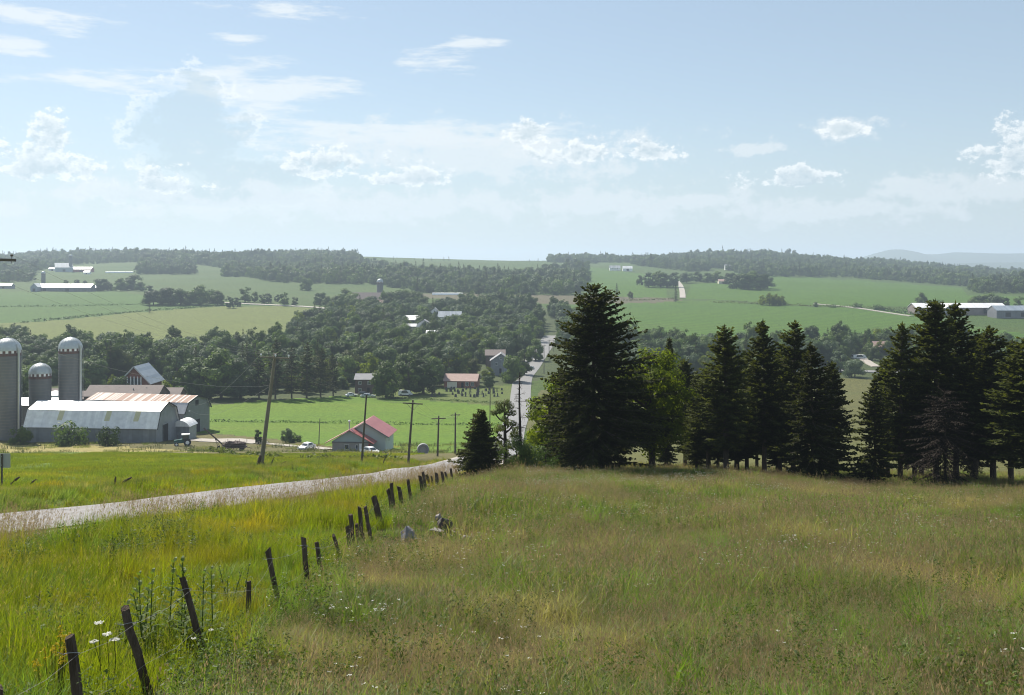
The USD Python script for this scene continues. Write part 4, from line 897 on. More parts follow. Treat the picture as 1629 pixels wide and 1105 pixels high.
def gambrel_barn(name, label, px0, px1, D0, D1, W, eave, brk, rdg, brk_in, z0, siding, upper, lower, deep=2.0):
    """A barn with a two pitched roof; its front (long) side runs from (px0, D0) to (px1, D1); heights above z0."""
    a, b = np.array([(px0 - CX) / F * D0, D0]), np.array([(px1 - CX) / F * D1, D1]); L = np.linalg.norm(b - a)
    t = thing(name, label, 'barn', (*a, z0), math.atan2(b[1] - a[1], b[0] - a[0]))
    y1, y2, y3, y4 = brk_in, W / 2, W - brk_in, W
    prof = [(0, -deep), (W, -deep), (W, eave), (y3, brk), (y2, rdg), (y1, brk), (0, eave)]
    obj('wall', MB().prism(prof, 0, 0.1, L - 0.1).mesh(), siding, t)
    def panel(q, tt=0.10): return MB().slab([(x, y, z + tt + .02) for x, y, z in q], tt).mesh()
    o = 0.35; k = (brk - eave) / y1
    obj('lower_roof', panel([(-o, -o, eave - k * o), (L + o, -o, eave - k * o), (L + o, y1, brk), (-o, y1, brk)]), lower, t)
    obj('upper_roof', panel([(-o, y1 - .05, brk + .02), (L + o, y1 - .05, brk + .02), (L + o, y2, rdg + .05), (-o, y2, rdg + .05)]), upper, t)
    obj('upper_roof', panel([(-o, y2, rdg + .05), (L + o, y2, rdg + .05), (L + o, y3 + .05, brk + .02), (-o, y3 + .05, brk + .02)]), upper, t)
    obj('lower_roof', panel([(-o, y3, brk), (L + o, y3, brk), (L + o, W + o, eave - k * o), (-o, W + o, eave - k * o)]), lower, t)
    rim = MB(); e = L + o
    pts = [(e + .02, -o, eave - k * o), (e + .02, y1, brk + .06), (e + .02, y2, rdg + .1), (e + .02, y3, brk + .06), (e + .02, W + o, eave - k * o)]
    for p, q in zip(pts[:-1], pts[1:]): rim.bar(p, q, .06, .30)
    obj('gable_trim', rim.mesh(), 'dark_opening' if 'white' in label else 'dark_siding', t)
    return t, L, (y1, y2, k, eave, brk)

zb = -42.45
t, L, (y1, y2, k_, ev, br) = gambrel_barn('gambrel_barn', 'long white gambrel roofed barn with grey front wall in front of the silos', 40, 249, 241, 238, 12.0, 4.8, 8.0, 9.65, 1.55, zb, 'grey_siding', 'white_metal', 'white_metal')
for xs in (8.2, 20.0, 27.2):
    q = [(xs, -.0 + f * y1, ev + f * (br - ev)) for f in (.06, .98)]
    obj('skylight', MB().slab([(xs - .55, q[0][1] + .33, q[0][2] + .8), (xs + .75, q[0][1] + .33, q[0][2] + .8), (xs + 1.0, q[1][1] - .02, q[1][2] + .14), (xs - .3, q[1][1] - .02, q[1][2] + .14)], .05).mesh(), 'yellowed_panel', t)
obj('door', MB().box(L - .09, L - .04, 3.6, 6.4, -.3, 4.6).mesh(), 'dark_opening', t)
obj('door_frame', MB().box(L - .1, L + .0, 3.45, 3.6, -.3, 4.75).box(L - .1, L + .0, 6.4, 6.55, -.3, 4.75).box(L - .1, L + .0, 3.6, 6.4, 4.6, 4.75).mesh(), 'grey_siding', t)

t, L, _ = gambrel_barn('gambrel_barn', 'older gambrel barn with rust striped roof and grey gable behind the white barn', 132, 293, 268, 262, 13.5, 6.2, 8.4, 9.7, 1.6, -44.0, 'dark_siding', 'rusty_metal', 'grey_metal')
obj('door', MB().box(L - .09, L - .04, 5.2, 8.2, -.3, 3.4).mesh(), 'dark_opening', t)
obj('hay_door', MB().box(L - .09, L - .03, 5.9, 7.5, 7.2, 8.6).mesh(), 'dark_opening', t)
obj('light', MB().box(L - .05, L + .25, 2.2, 2.6, 6.4, 6.15).mesh(), 'porcelain', t)
# small round-roofed annex between the barns, low milk house between the silos
p = at(287, 249); t = thing('annex', 'small grey annex with a white curved roof against the rusty barn', 'shed', (p[0], p[1], -43.6), -0.05)
obj('wall', MB().box(-2.2, 2.2, 0, 5, -1, 4.2).mesh(), 'grey_siding', t)
arc = [(-2.5 + 5.0 * i / 12, 4.2 + 1.5 * math.sin(math.pi * (i / 12)) ** .8) for i in range(13)]
obj('roof', MB().prism(arc, 1, -.3, 5.3).mesh(), 'white_metal', t)
p = at(65, 262); t = thing('milk_house', 'low pale building with white metal roof between the silos', 'farm building', (p[0], p[1], -44.0), 0.02)
obj('wall', gable_walls(12.5, 8, 8.6, 1.3), 'concrete_stave', t); obj('roof', gable_roof(12.5, 8, 8.6, 1.3), 'white_metal', t)
window(t, -3, -4, 3.0, 1.2, 1.0); window(t, 2, -4, 3.0, 1.2, 1.0)

def silo(label, px, D, row_base, row_top, half, pipe=True, bands=26, staves=True):
    x = (px - CX) / F * D; z0, z1 = -(row_base - HOR) / F * D, -(row_top - HOR) / F * D; r = half / F * D; Hs = z1 - z0; dome = r * 0.98
    t = thing('silo', label, 'silo', (x, D, z0), 0)
    body = Hs - dome
    prof = [(0, -1.5), (r, -1.5)] + [(r, z) for z in np.linspace(0, body, 6)] + [(0, body)]
    b = trimesh.creation.revolve(np.array(prof), sections=40)
    w = obj('wall', b, 'concrete_stave', t, smooth=35)
    hoops = MB()
    for z in np.linspace(0.6, body - 1.7, bands):
        hoops.tri(trimesh.creation.revolve(np.array([(r, z - .035), (r + .03, z - .035), (r + .03, z + .035), (r, z + .035)]), sections=32))
    obj('hoops', hoops.mesh(), 'wire_metal', w)
    d = trimesh.creation.revolve(np.array([(r + .10, body - .04)] + [((r + .10) * math.cos(a), body + dome * math.sin(a)) for a in np.linspace(0, math.pi / 2 - .04, 12)] + [(.18, body + dome + .03), (.16, body + dome + .22), (0, body + dome + .24)]), sections=36)
    cap = obj('dome', d, 'dome_metal', t, smooth=35)
    ribs = MB()
    for k in range(18):
        a = 2 * math.pi * k / 18
        ribs.tube([(math.cos(a) * (r + .12) * math.cos(e), math.sin(a) * (r + .12) * math.cos(e), body + (dome + .02) * math.sin(e)) for e in np.linspace(0.02, 1.45, 7)], .03, 4)
    obj('ribs', ribs.mesh(), 'dome_metal', cap)
    n = 30; hgt = 1.35
    for row_ in range(2):
        for k in range(n):     # the checker of red and white blocks under the dome
            a0, a1 = 2 * math.pi * (k + .04) / n, 2 * math.pi * (k + .96) / n
            red = (k + row_) % 2 == 0
            ra = r + .045; zz0, zz1 = body - hgt + row_ * hgt * .5 + .02, body - hgt + (row_ + 1) * hgt * .5 - .04
            m_ = MB(); ps = [(ra * math.cos(a), ra * math.sin(a)) for a in (a0, a1)]; qs = [((r - .05) * math.cos(a), (r - .05) * math.sin(a)) for a in (a0, a1)]
            m_.prism([ps[0], ps[1], qs[1], qs[0]], 2, zz0, zz1)
            obj('block', m_.mesh(), 'brick_band' if red else 'porcelain' if row_ else 'brick_band', w)
    if pipe:
        a = math.radians(-18)
        ct = np.array([math.cos(a), math.sin(a)]) * (r + .35)
        obj('unloading_chute', MB().tube([(ct[0], ct[1], -.8), (ct[0], ct[1], body + .2), (ct[0] * .8, ct[1] * .8, body + dome * .5)], .30, 10).mesh(), 'galvanised', t, smooth=40)
        c2 = np.array([math.cos(a + .45), math.sin(a + .45)]) * (r + .25)
        lad = MB()
        for s in (-.18, .18): lad.bar((c2[0] + s, c2[1], 0), (c2[0] + s, c2[1], body), .04)
        for z in np.arange(.4, body, .4): lad.bar((c2[0] - .18, c2[1], z), (c2[0] + .18, c2[1], z), .03)
        obj('ladder', lad.mesh(), 'galvanised', t)
    return t
silo('tall grey stave silo cut by the left edge of the picture', 12, 247, 694, 537, 20)
silo('short grey stave silo with bright dome between the two tall ones', 64, 254, 690, 577, 16.5, pipe=False, bands=16)
silo('tall grey stave silo standing behind the white barn roof', 112, 258, 690, 536, 17.5)
p = at(88, 300); t = thing('storage_tank', 'round green storage tank glimpsed between the silos', 'tank', p)
obj('wall', MB().tube([(0, 0, -1), (0, 0, 7.5)], 3.3, 20).mesh(), 'green_tank', t, smooth=40); obj('lid', trimesh.creation.revolve(np.array([(3.45, 7.5), (3.4, 7.7), (1.6, 8.6), (0, 8.9)]), sections=24), 'white_paint', t, smooth=30)

# long school-like building, church
t = house('long_building', 'long low brown roofed building behind the barns', 202, 640, 23.5, 11, 4.0, 2.8, 'dark_brick', 'brown_shingle', D=330, cat='building', wins=[(x, -5.5, 1.9, 1.3, 1.3) for x in (-9, -6, -3, 0, 3)], dz=1.0)
window(t, 9.0, -5.5, 1.9, 2.2, 1.6)
obj('wing', gable_walls(7, 9, 3.0, 1.9), 'dark_brick', t).GetPath()
w = stage.GetPrimAtPath(str(t.GetPath()) + '/wing'); UsdGeom.Xformable(w).AddTranslateOp().Set(Gf.Vec3d(-15.0, 1.5, -.2))
obj('wing_roof', gable_roof(7, 9, 3.0, 1.9), 'brown_shingle', t); w = stage.GetPrimAtPath(str(t.GetPath()) + '/wing_roof'); UsdGeom.Xformable(w).AddTranslateOp().Set(Gf.Vec3d(-15.0, 1.5, -.2))
for i, (vx, vy) in enumerate([(-7, -1.5), (-2, -1.2), (3, -2.4), (7, -1.4)]):
    obj('roof_vent', MB().tube([(vx, vy, 4.4), (vx, vy, 6.2 + .2 * (i % 2))], .16, 8).mesh(), 'dark_siding', t)
house('house', 'small brown roofed house at the right end of the long low building', 276, 633, 6, 8, 3.0, 2.0, 'dark_brick', 'brown_shingle', D=338, dz=1.2, wins=[(0, -4, 1.6, 1.4, 1.1)])
house('house', 'brown roofed house seen between the short and the tall silo', 90, 634, 8, 8, 3.2, 2.0, 'dark_brick', 'brown_shingle', D=335, dz=1.0, wins=[(-1, -4, 1.6, 1.2, 1.1)])

p = at(214, 352); cz = -47.4; t = thing('church', 'red brick church with steep grey roof and tall glazed front above the brown roof', 'church', (p[0], p[1], cz), 0)
hr, he = 12.6, 7.4
obj('wall', MB().prism([(-5.0, -1.5), (5.0, -1.5), (5.0, he), (0, hr - .3), (-5.0, he)], 1, 0, 13).mesh(), 'brick', t)
sl = (hr - he) / 5.0
r_ = obj('roof', MB().slab([(0, -.8, hr + .2), (5.9, -.8, he - sl + .2), (5.9, 13.8, he - sl + .2), (0, 13.8, hr + .2)], .25).slab([(0, -.8, hr + .2), (0, 13.8, hr + .2), (-5.9, 13.8, he - sl + .2), (-5.9, -.8, he - sl + .2)], .25).mesh(), 'slate_metal', t)
obj('roof_edge', MB().bar((0, -.86, hr + .1), (5.95, -.86, he - sl + .1), .12, .4).bar((0, -.86, hr + .1), (-5.95, -.86, he - sl + .1), .12, .4).mesh(), 'galvanised', r_)
g = obj('glazed_front', MB().box(-2.4, 2.4, -.16, -.02, 0, 8.6).mesh(), 'glass', t)
for x in (-2.4, -1.2, 0, 1.2, 2.4): obj('mullion', MB().box(x - .16, x + .16, -.5, -.17, 0, 9.2).mesh(), 'white_paint', g)
obj('entrance', MB().box(-1.0, 1.0, -1.2, -.52, -.5, 2.6).mesh(), 'dark_opening', t)

# red roofed house in the dip beyond the road
p = at(566, 213); zr = -39.3
t = thing('house', 'pale grey house with steep pinkish red metal roof in the dip beyond the road', 'house', (p[0], p[1], zr), math.radians(-4))
c0 = 1.2
obj('wall', MB().prism([(c0 - 4.6, -1.5), (c0 + 4.6, -1.5), (c0 + 4.6, 3.3), (c0, 6.0), (c0 - 4.6, 3.3)], 1, 3.0, 12.0).mesh(), 'pale_green_siding', t)
rf = MB(); k = 2.7 / 4.6
for s in (-1, 1): rf.slab([(c0, 2.5, 6.15), (c0 + s * 5.4, 2.5, 6.15 - k * 5.4), (c0 + s * 5.4, 12.5, 6.15 - k * 5.4), (c0, 12.5, 6.15)], .14)
r_ = obj('roof', rf.mesh(), 'red_metal', t)
obj('rake_board', MB().bar((c0, 2.44, 6.06), (c0 - 5.4, 2.44, 6.06 - k * 5.4), .05, .22).mesh(), 'cream_paint', r_)
obj('rake_board', MB().bar((c0, 2.44, 6.06), (c0 + 5.4, 2.44, 6.06 - k * 5.4), .05, .22).mesh(), 'dark_siding', r_)
c1 = -1.5
obj('porch_wall', MB().box(c1 - 3.6, c1 + 4.6, .15, 3.0, -1.5, 2.3).mesh(), 'grey_block', t)
obj('porch_gable', MB().prism([(c1 - 3.7, 2.35), (c1 + 4.4, 2.35), (c1 + .2, 4.75)], 1, .0, 2.9).mesh(), 'bluegrey_siding', t)
rf = MB(); kk = 2.5 / 4.6
for s in (-1, 1): rf.slab([(c1 + .2, -.6, 4.95), (c1 + .2 + s * 5.3, -.6, 4.95 - kk * 5.3), (c1 + .2 + s * 5.3, 2.98, 4.95 - kk * 5.3), (c1 + .2, 2.98, 4.95)], .12)
obj('porch_roof', rf.mesh(), 'red_metal', t)
obj('sill_board', MB().box(c1 - 3.7, c1 + 4.65, .08, .14, 2.1, 2.3).mesh(), 'dark_siding', t)
window(t, c1 - .5, .15, 1.25, .95, 1.0, bars=0, f=.05); window(t, c1 + 1.7, .15, 1.25, .45, .9, bars=0, f=.05)
obj('door', MB().box(c1 + 2.2, c1 + 3.1, .09, .148, -.1, 1.95).mesh(), 'white_paint', t)
obj('wood_door', MB().box(c1 + 4.2, c1 + 4.55, .09, .148, -.1, 2.0).mesh(), 'red_paint', t)
st = obj('chimney', MB().tube([(c1 - .2, 1.4, 4.5), (c1 - .2, 1.4, 6.4)], .13, 10).mesh(), 'galvanised', t, smooth=40)
obj('chimney_cap', trimesh.creation.revolve(np.array([(0, 6.35), (.24, 6.4), (.26, 6.62), (.12, 6.74), (0, 6.76)]), sections=14).apply_translation([c1 - .2, 1.4, 0]), 'porcelain', st)
window(t, c0 + 4.6, 6.5, 1.9, 1.0, 1.1, 'right')

# village houses
W_ = 'window'
house('house', 'brown two storey house with white trim half hidden by the round tree', 586, 626, 9, 8, 5.2, 1.7, 'dark_brick', 'grey_shingle', D=385, wins=[(-2.6, -4, 3.9, 1.2, 1.2), (.8, -4, 3.9, 1.2, 1.2), (-2.6, -4, 1.3, 1.2, 1.2)], doors=[(.6, -4, 1.0, 2.1)], chimney=(2.4, .5, .6, .9))
t = house('house', 'brick bungalow with pink roof facing the graveyard', 735, 612, 13, 9.5, 2.7, 2.2, 'brick', 'pink_shingle', D=404, rot=-.10, wins=[(2.7, -4.75, 1.5, 1.3, 1.6), (4.9, -4.75, 1.5, 1.3, 1.6)], doors=[(.9, -4.75, 1.0, 2.1)])
obj('garage_door', MB().box(-5.3, -1.3, -4.80, -4.752, -.1, 2.3).mesh(), 'cream_paint', t)
house('house', 'grey gabled house beside the dark tree, left of the valley road', 797, 592, 9, 9, 5.5, 3.0, 'grey_siding', 'grey_shingle', 'y', D=448, wins=[(-2, -4.5, 4.0, 1.2, 1.4), (2, -4.5, 4.0, 1.2, 1.4), (0, -4.5, 6.6, 1.0, 1.0)], doors=[(-.2, -4.5, 1.0, 2.1)], dz=1.0)
house('house', 'brown roofed house above the grey gabled one', 788, 580, 9, 8, 4.5, 2.2, 'dark_brick', 'brown_shingle', D=480, wins=[(-2, -4, 3, 1.2, 1.2), (2, -4, 3, 1.2, 1.2)], dz=1.5)
house('house', 'white house with grey metal roof among the trees on the far side of the valley', 716, 519, 16, 11, 5.0, 3.6, 'white_paint', 'slate_metal', D=720, wins=[(-5, -5.5, 3, 1.4, 1.4), (-1, -5.5, 3, 1.4, 1.4), (3.5, -5.5, 3, 1.4, 1.4)], dz=2.5)
house('house', 'small white gabled house left of the white house with grey roof', 692, 509, 7, 8, 5.5, 3.2, 'white_paint', 'grey_shingle', 'y', D=760, wins=[(-1.5, -4, 3.4, 1.0, 1.4), (1.5, -4, 3.4, 1.0, 1.4), (0, -4, 6.2, .9, 1.0)], dz=2.0)
house('farm_shed', 'pale metal roofed shed in the clearing left of the white houses', 659, 517, 18, 14, 3.0, 3.0, 'cream_paint', 'white_metal', D=740, cat='shed', doors=[(0, -7, 3, 2.6)], dz=.6)
house('house', 'white walled house low among the trees below the pale shed', 675, 540, 9, 9, 4.6, 2.8, 'white_paint', 'grey_shingle', 'y', D=650, wins=[(-2, -4.5, 3, 1.2, 1.3), (2, -4.5, 3, 1.2, 1.3)], dz=4.0)
house('farm_shed', 'small shed with white roof deep among the trees', 652, 545, 8, 6, 3.0, 1.4, 'grey_siding', 'white_metal', D=640, cat='shed', doors=[(1, -3, 2, 2.2)], dz=5)
house('house', 'cream house with shallow roof near the far bend of the valley road', 690, 553, 8, 7, 4.0, 1.4, 'cream_paint', 'white_metal', D=590, wins=[(-2, -3.5, 2.2, 1.2, 1.2), (2, -3.5, 2.2, 1.2, 1.2)], dz=4)
house('house', 'house with an orange brown roof by the lane on the right', 1402, 566, 9, 8, 3.2, 2.6, 'cream_paint', 'pink_shingle', D=545, wins=[(-2, -4, 1.8, 1.3, 1.2), (2, -4, 1.8, 1.3, 1.2)], dz=1.0)
# red barn with silo on the far slope
t = house('red_barn', 'red barn with grey brown roof on the far slope beside a single silo', 583, 478, 26, 14, 5.5, 6.0, 'red_paint', 'brown_shingle', D=905, cat='barn', doors=[(-3, -7, 4, 3.6), (7, -7, 3, 3)], wins=[(2, -7, 3, 1.4, 1.4)], dz=1.0)
house('red_barn', 'low red shed in front of the single far silo', 603, 480, 22, 9, 3.4, 2.4, 'red_paint', 'pink_shingle', D=885, cat='barn', doors=[(4, -4.5, 3, 2.6)], dz=1.0)
silo('single slim silo beside the far red barn', 604.5, 915, 478, 443, 5.0, pipe=False, bands=10)
silo('dark slim silo at the long white roofed farm, far left', 69, 1215, 454, 431, 3.2, pipe=False, bands=8)
silo('pale tall silo before the wood at the upper left farm', 112.5, 1640, 436, 404, 2.6, pipe=False, bands=8)
t = house('long_barn', 'very long low barn with bright white roof at the far left farm', 103, 461, 66, 15, 4.5, 4.0, 'dark_siding', 'white_metal', D=1160, cat='barn', doors=[(-20, -7.5, 4, 3.5), (6, -7.5, 4, 3.5)])
house('farm_shed', 'small gabled shed at the left end of the very long barn', 58, 463, 8, 12, 5.0, 4.0, 'slate_metal', 'white_metal', 'y', D=1150, cat='shed', doors=[(0, -6, 3, 3)])
house('farm_shed', 'white roofed shed at the extreme left below the wood', 3, 460, 26, 10, 3.0, 3.0, 'grey_siding', 'white_metal', D=1190, cat='shed', doors=[(4, -5, 3, 2.6)])
house('farm_shed', 'grey roofed shed at the right end of the very long barn', 146, 460, 14, 12, 4.2, 3.0, 'dark_siding', 'grey_metal', D=1165, cat='shed', doors=[(0, -6, 3, 3)])
house('hip_barn', 'large barn with white roof at the upper left farm below the wood', 101, 437, 26, 18, 7, 7, 'bluegrey_siding', 'white_metal', D=1640, cat='barn', rot=.5, doors=[(0, -9, 4, 4)])
house('farm_shed', 'white shed left of the upper left farm barn', 85, 435, 12, 9, 3.5, 2.5, 'white_paint', 'white_metal', D=1660, cat='shed', doors=[(0, -4.5, 3, 2.6)])
house('long_barn', 'long pale roofed barn right of the tall pale silo at the upper left farm', 128, 436, 40, 12, 4.5, 3.5, 'red_paint', 'white_metal', D=1650, cat='barn', doors=[(3, -6, 4, 3.4)])
house('farm_shed', 'little white shed in the grass below the upper left farm', 139, 441, 9, 7, 3, 2, 'white_paint', 'white_metal', D=1560, cat='shed', doors=[(0, -3.5, 2, 2)])
# big white roofed barns on the right
t = house('long_barn', 'long white roofed cattle barn on the far right slope', 1522, 505, 74, 18, 4.6, 3.4, 'brown_shingle', 'white_metal', D=830, cat='barn', doors=[(20, -10, 5, 4), (-18, -10, 5, 4)], dz=1.0)
obj('cross_gable', MB().prism([(-14.5, 0), (-4.5, 0), (-4.5, 4.6), (-9.5, 7.6), (-14.5, 4.6)], 1, -12.5, -3).mesh(), 'grey_siding', t)
obj('cross_roof', MB().slab([(-9.5, -13.2, 7.9), (-15.4, -13.2, 4.3), (-15.4, -1, 4.3), (-9.5, -1, 7.9)], .2).slab([(-9.5, -13.2, 7.9), (-3.6, -13.2, 4.3), (-3.6, -1, 4.3), (-9.5, -1, 7.9)], .2).mesh(), 'white_metal', t)
house('farm_shed', 'blue grey roofed shed right of the long white roofed cattle barn', 1612, 510, 34, 16, 5.0, 3.4, 'dark_siding', 'slate_metal', D=800, cat='shed', doors=[(-8, -8, 4, 3.4), (4, -8, 4, 3.4)], dz=1.0)
house('house', 'pale roofed house on the far ridge left of the small white barn', 978, 421, 18, 10, 4, 4, 'white_paint', 'grey_metal', D=1720, dz=.5, wins=[(-4, -5, 2.4, 1.4, 1.4), (4, -5, 2.4, 1.4, 1.4)])
house('farm_shed', 'small bright white barn on the far ridge before the wood', 998, 421, 16, 10, 4, 4, 'white_paint', 'white_metal', D=1700, cat='barn', doors=[(0, -5, 4, 3.4)], dz=.5)
house('house', 'tiny white house in the wood on the right ridge', 1157, 423, 9, 8, 6, 3, 'white_paint', 'grey_shingle', D=1750, wins=[(-2, -4, 4, 1.3, 1.3), (2, -4, 4, 1.3, 1.3)], dz=1.5)
house('farm_shed', 'small house in the tree line right of the gravel lane', 1150, 449, 12, 9, 3, 2.5, 'cream_paint', 'pink_shingle', D=1290, cat='shed', doors=[(0, -4.5, 3, 2.5)])
def long_bale(label, px, row, L, D):
    b = at(px, D); t = thing('silage_tube', label, 'silage bag', b, 0.0)
    a = np.linspace(0, math.pi, 9)
    obj('bag', MB().prism([(1.7 * math.cos(x), 2.3 * math.sin(x)) for x in a], 0, -L / 2, L / 2).mesh(), 'white_plastic', t, smooth=40)
long_bale('long white plastic silage tube lying before the hillside wood', 712, 473, 32, 1050)
long_bale('long white silage tube in the grass right of the upper left farm', 190, 434, 44, 1600)

# ================================================================== fence, poles, signs and other things of the near slope
frng = np.random.default_rng(9)
fence = thing('post_fence', 'old leaning wooden post fence running down the slope between meadow and road', 'fence')
POSTS = [  # top column, top row, foot column, foot row, thickness
    (-2, 1085, 12, 1150, .10), (108, 1015, 130, 1122, .105), (203, 966, 238, 1096, .11), (290, 918, 327, 1047, .10), (395, 925, 397, 960, .085), (428, 871, 445, 950, .105), (481, 857, 489, 930, .12), (503, 862, 513, 910, .10), (532, 849, 544, 900, .10), (552, 836, 559, 888, .13), (558, 818, 564, 882, .12), (567, 833, 571, 873, .10), (573, 805, 578, 868, .12), (581, 805, 591, 862, .13), (595, 790, 608, 845, .20),
    (617, 778, 628, 838, .15), (622, 768, 628, 818, .14), (634, 774, 642, 815, .17), (649, 762, 656, 802, .13), (668, 757, 675, 798, .20), (673, 750, 681, 795, .16), (679, 755, 688, 790, .18), (687, 757, 690, 787, .12), (694, 752, 698, 778, .20), (703, 750, 707, 777, .20), (708, 750, 716, 774, .18), (717, 745, 721, 766, .17), (725, 746, 731, 766, .22), (732, 753, 735, 764, .15), (745, 754, 751, 770, .17), (752, 755, 758, 770, .15), (760, 755, 763, 770, .15), (772, 752, 774, 768, .2), (787, 757, 790, 768, .15), (794, 753, 801, 768, .2), (805, 758, 809, 768, .15)]
tops = []
for tx, ty, fx, fy, th_ in POSTS:
    D = -3.75 * F / (fx - CX) if fx < 738 else 72.5 + (fx - 738) * .055
    g = at(fx, D); g[2] = min(g[2], -(fy - HOR) / F * D); top = np.array([(tx - CX) / F * D, D + frng.normal(0, .05), -(ty - HOR) / F * D])
    gz_ = at(fx, D)[2]; foot = g + (g - top) / np.linalg.norm(g - top) * .35
    if top[2] - gz_ < .45: top[2] += .12
    n = 7; ss = np.linspace(0, 1, n); axis = foot[None] * (1 - ss[:, None]) + top[None] * ss[:, None]
    L = np.linalg.norm(top - foot); side = frng.normal(0, .006, (n, 3)); side[0] = 0
    r = .86 * th_ / 2 * np.array([1.08, 1.05, 1.0, 1.02, .97, .95, .90]) * frng.uniform(.94, 1.06, n)
    sides = 11; mb = MB(); mb.tube(axis + side, r, sides)
    v, f = mb.mesh(); ridge = frng.uniform(.80, 1.14, sides); ctr = np.repeat(axis + side, sides, 0)      # split, ridged wood with a slanting top
    v[:n * sides] = ctr + (v[:n * sides] - ctr) * (np.tile(ridge, n) * frng.uniform(.95, 1.05, n * sides))[:, None]
    sl_ = frng.normal(0, .35, 2); last = slice((n - 1) * sides, n * sides); v[last, 2] += (v[last, :2] - top[:2]) @ sl_
    p = obj('fence_post', (v, f), 'weathered_wood', fence, smooth=35)
    tops.append((D, top, foot, p, th_))
    if D < 20 and th_ > .09:      # wire stapled and wound round the near posts
        w = MB(); c = top + (foot - top) * .12; an = np.linspace(0, 5.2, 16)
        ax = (top - foot) / L; e1 = np.cross(ax, [0, 1, 0]); e1 /= np.linalg.norm(e1); e2 = np.cross(ax, e1)
        w.tube([c + e1 * math.cos(a) * (th_ / 2 + .012) + e2 * math.sin(a) * (th_ / 2 + .012) + ax * .03 * math.sin(a) for a in an], .004, 4)
        w.tube([c + e1 * (th_ / 2 + .01), c + e1 * (th_ / 2 + .07) + ax * .03], .004, 4)
        obj('wire_tie', w.mesh(), 'pale_wire', p)
tops.sort(key=lambda q: q[0])
for k, fr_ in enumerate((.12, .45)):
    w = MB()
    for (d0, t0, f0, *_), (d1, t1, f1, *_) in zip(tops[:-1], tops[1:]):
        if d1 > 62: break
        a, b = t0 + (f0 - t0) * fr_ + [.06, 0, 0], t1 + (f1 - t1) * fr_ + [.06, 0, 0]
        w.tube([a, (a + b) / 2 - [0, 0, .02 + .012 * np.linalg.norm(b - a)], b], .0016, 3, cap=False)
    obj('fence_wire', w.mesh(), 'wire_metal', fence)

def pole(label, bx, brow, tx, trow, D, arm=2.4, r=.14, m='dark_pole_wood', arm_tilt=0.0, insulators=True, height_extra=0.0):
    b = at(bx, D); top = np.array([(tx - CX) / F * D, D, -(trow - HOR) / F * D]); v = top - b
    t = thing('utility_pole', label, 'utility pole', b)
    obj('pole', MB().tube([(0, 0, -.6) - v * [.06, 0, 0], v * .5, v], [r * 1.25, r, r * .75], 10).mesh(), m, t, smooth=40)
    ends = []
    if arm:
        dx = np.array([math.cos(.35), math.sin(.35) * .6, -arm_tilt]); c = v - np.array([0, .16, .35])
        a = obj('crossarm', MB().bar(c - dx * arm / 2, c + dx * arm / 2, .10, .12).mesh(), m, t)
        obj('brace', MB().bar(c - dx * .7, v - [0, .12, 1.1], .03).bar(c + dx * .7, v - [0, .12, 1.1], .03).mesh(), 'wire_metal', t)
        for s in (-.46, 0.02, .46):
            q = c + dx * arm * s + [0, 0, .06]
            if insulators: obj('insulator', trimesh.creation.revolve(np.array([(0, 0), (.03, 0), (.03, .10), (.085, .12), (.075, .20), (.05, .23), (0, .24)]), sections=10).apply_translation(q), 'porcelain', a)
            ends.append(b + q + [0, 0, .22])
    else:
        ends = [b + v] * 3
    low = b + v * .72
    return ends, low
P1, l1 = pole('tallest grey utility pole leaning right beside the road, with crossarm', 415, 746, 438, 562, 86, 2.6, .16, 'pole_wood', .06)
P2, l2 = pole('dark utility pole in front of the red roofed house', 575, 741, 583, 628, 98, 0, .10)
P3, l3 = pole('utility pole right of the red roofed house, long thin crossarm', 649, 737, 657, 636, 106, 2.2, .12, arm_tilt=.08, insulators=False)
P4, l4 = pole('short utility pole with wide crossarm right of the grey ring', 696, 729, 698, 661, 134, 2.0, .12, insulators=False)
P5, l5 = pole('short utility pole with crossarm beside the small dense spruce', 724, 723, 724.5, 656, 160, 1.6, .13, insulators=False)
P6, l6 = pole('utility pole peeping out behind the small dense spruce', 752, 715, 754, 664, 190, 1.6, .13, insulators=False)
pole('thin bare pole in the bright green field left of the red roofed house', 507, 707, 509, 665, 232, 0, .10)
pole('thin pole at the corner of the graveyard, left of the grey green sapling', 779, 690, 780, 617, 262, 0, .12)
for i, (px, row, top, D, w) in enumerate([(865.5, 590, 548, 450, 2.2), (873.5, 575, 540, 510, 2.2), (880, 566, 540, 560, 2.0)]):
    pole(['nearest utility pole along the right side of the valley road', 'middle utility pole along the right side of the valley road', 'farthest utility pole along the right side of the valley road'][i], px, row, px, top, D, w, .16, 'pole_wood', insulators=False)
# the pole whose crossarm end reaches into the picture at the left edge
D0 = 44; b = at(-40, D0); t = thing('utility_pole', 'black crossarm end with insulator poking in at the left edge before the sky', 'utility pole', b)
zt = -(413 - HOR) / F * D0 - b[2]
obj('pole', MB().tube([(0, .1, -.6), (0, .1, zt * .5), (0, .1, zt + .45)], [.18, .16, .12], 10).mesh(), 'dark_pole_wood', t, smooth=40)
xe = (26.5 - CX) / F * D0 - b[0]
arm_ = obj('crossarm', MB().bar((-xe, -.1, zt + .09), (xe, -.1, zt - .02), .11, .12).mesh(), 'dark_pole_wood', t)
P0 = []
for s in (-.94, .25, .91):
    z_ = zt + .035 - .055 * s
    obj('insulator', trimesh.creation.revolve(np.array([(0, -.13), (.012, -.13), (.012, .16), (.05, .16), (.065, .20), (.05, .25), (0, .26)]), sections=10).apply_translation([xe * s, -.1, z_]), 'dark_pole_wood', arm_)
    P0.append(b + [xe * s, -.1, z_ + .24])
l0 = b + [0, 0, zt * .72]
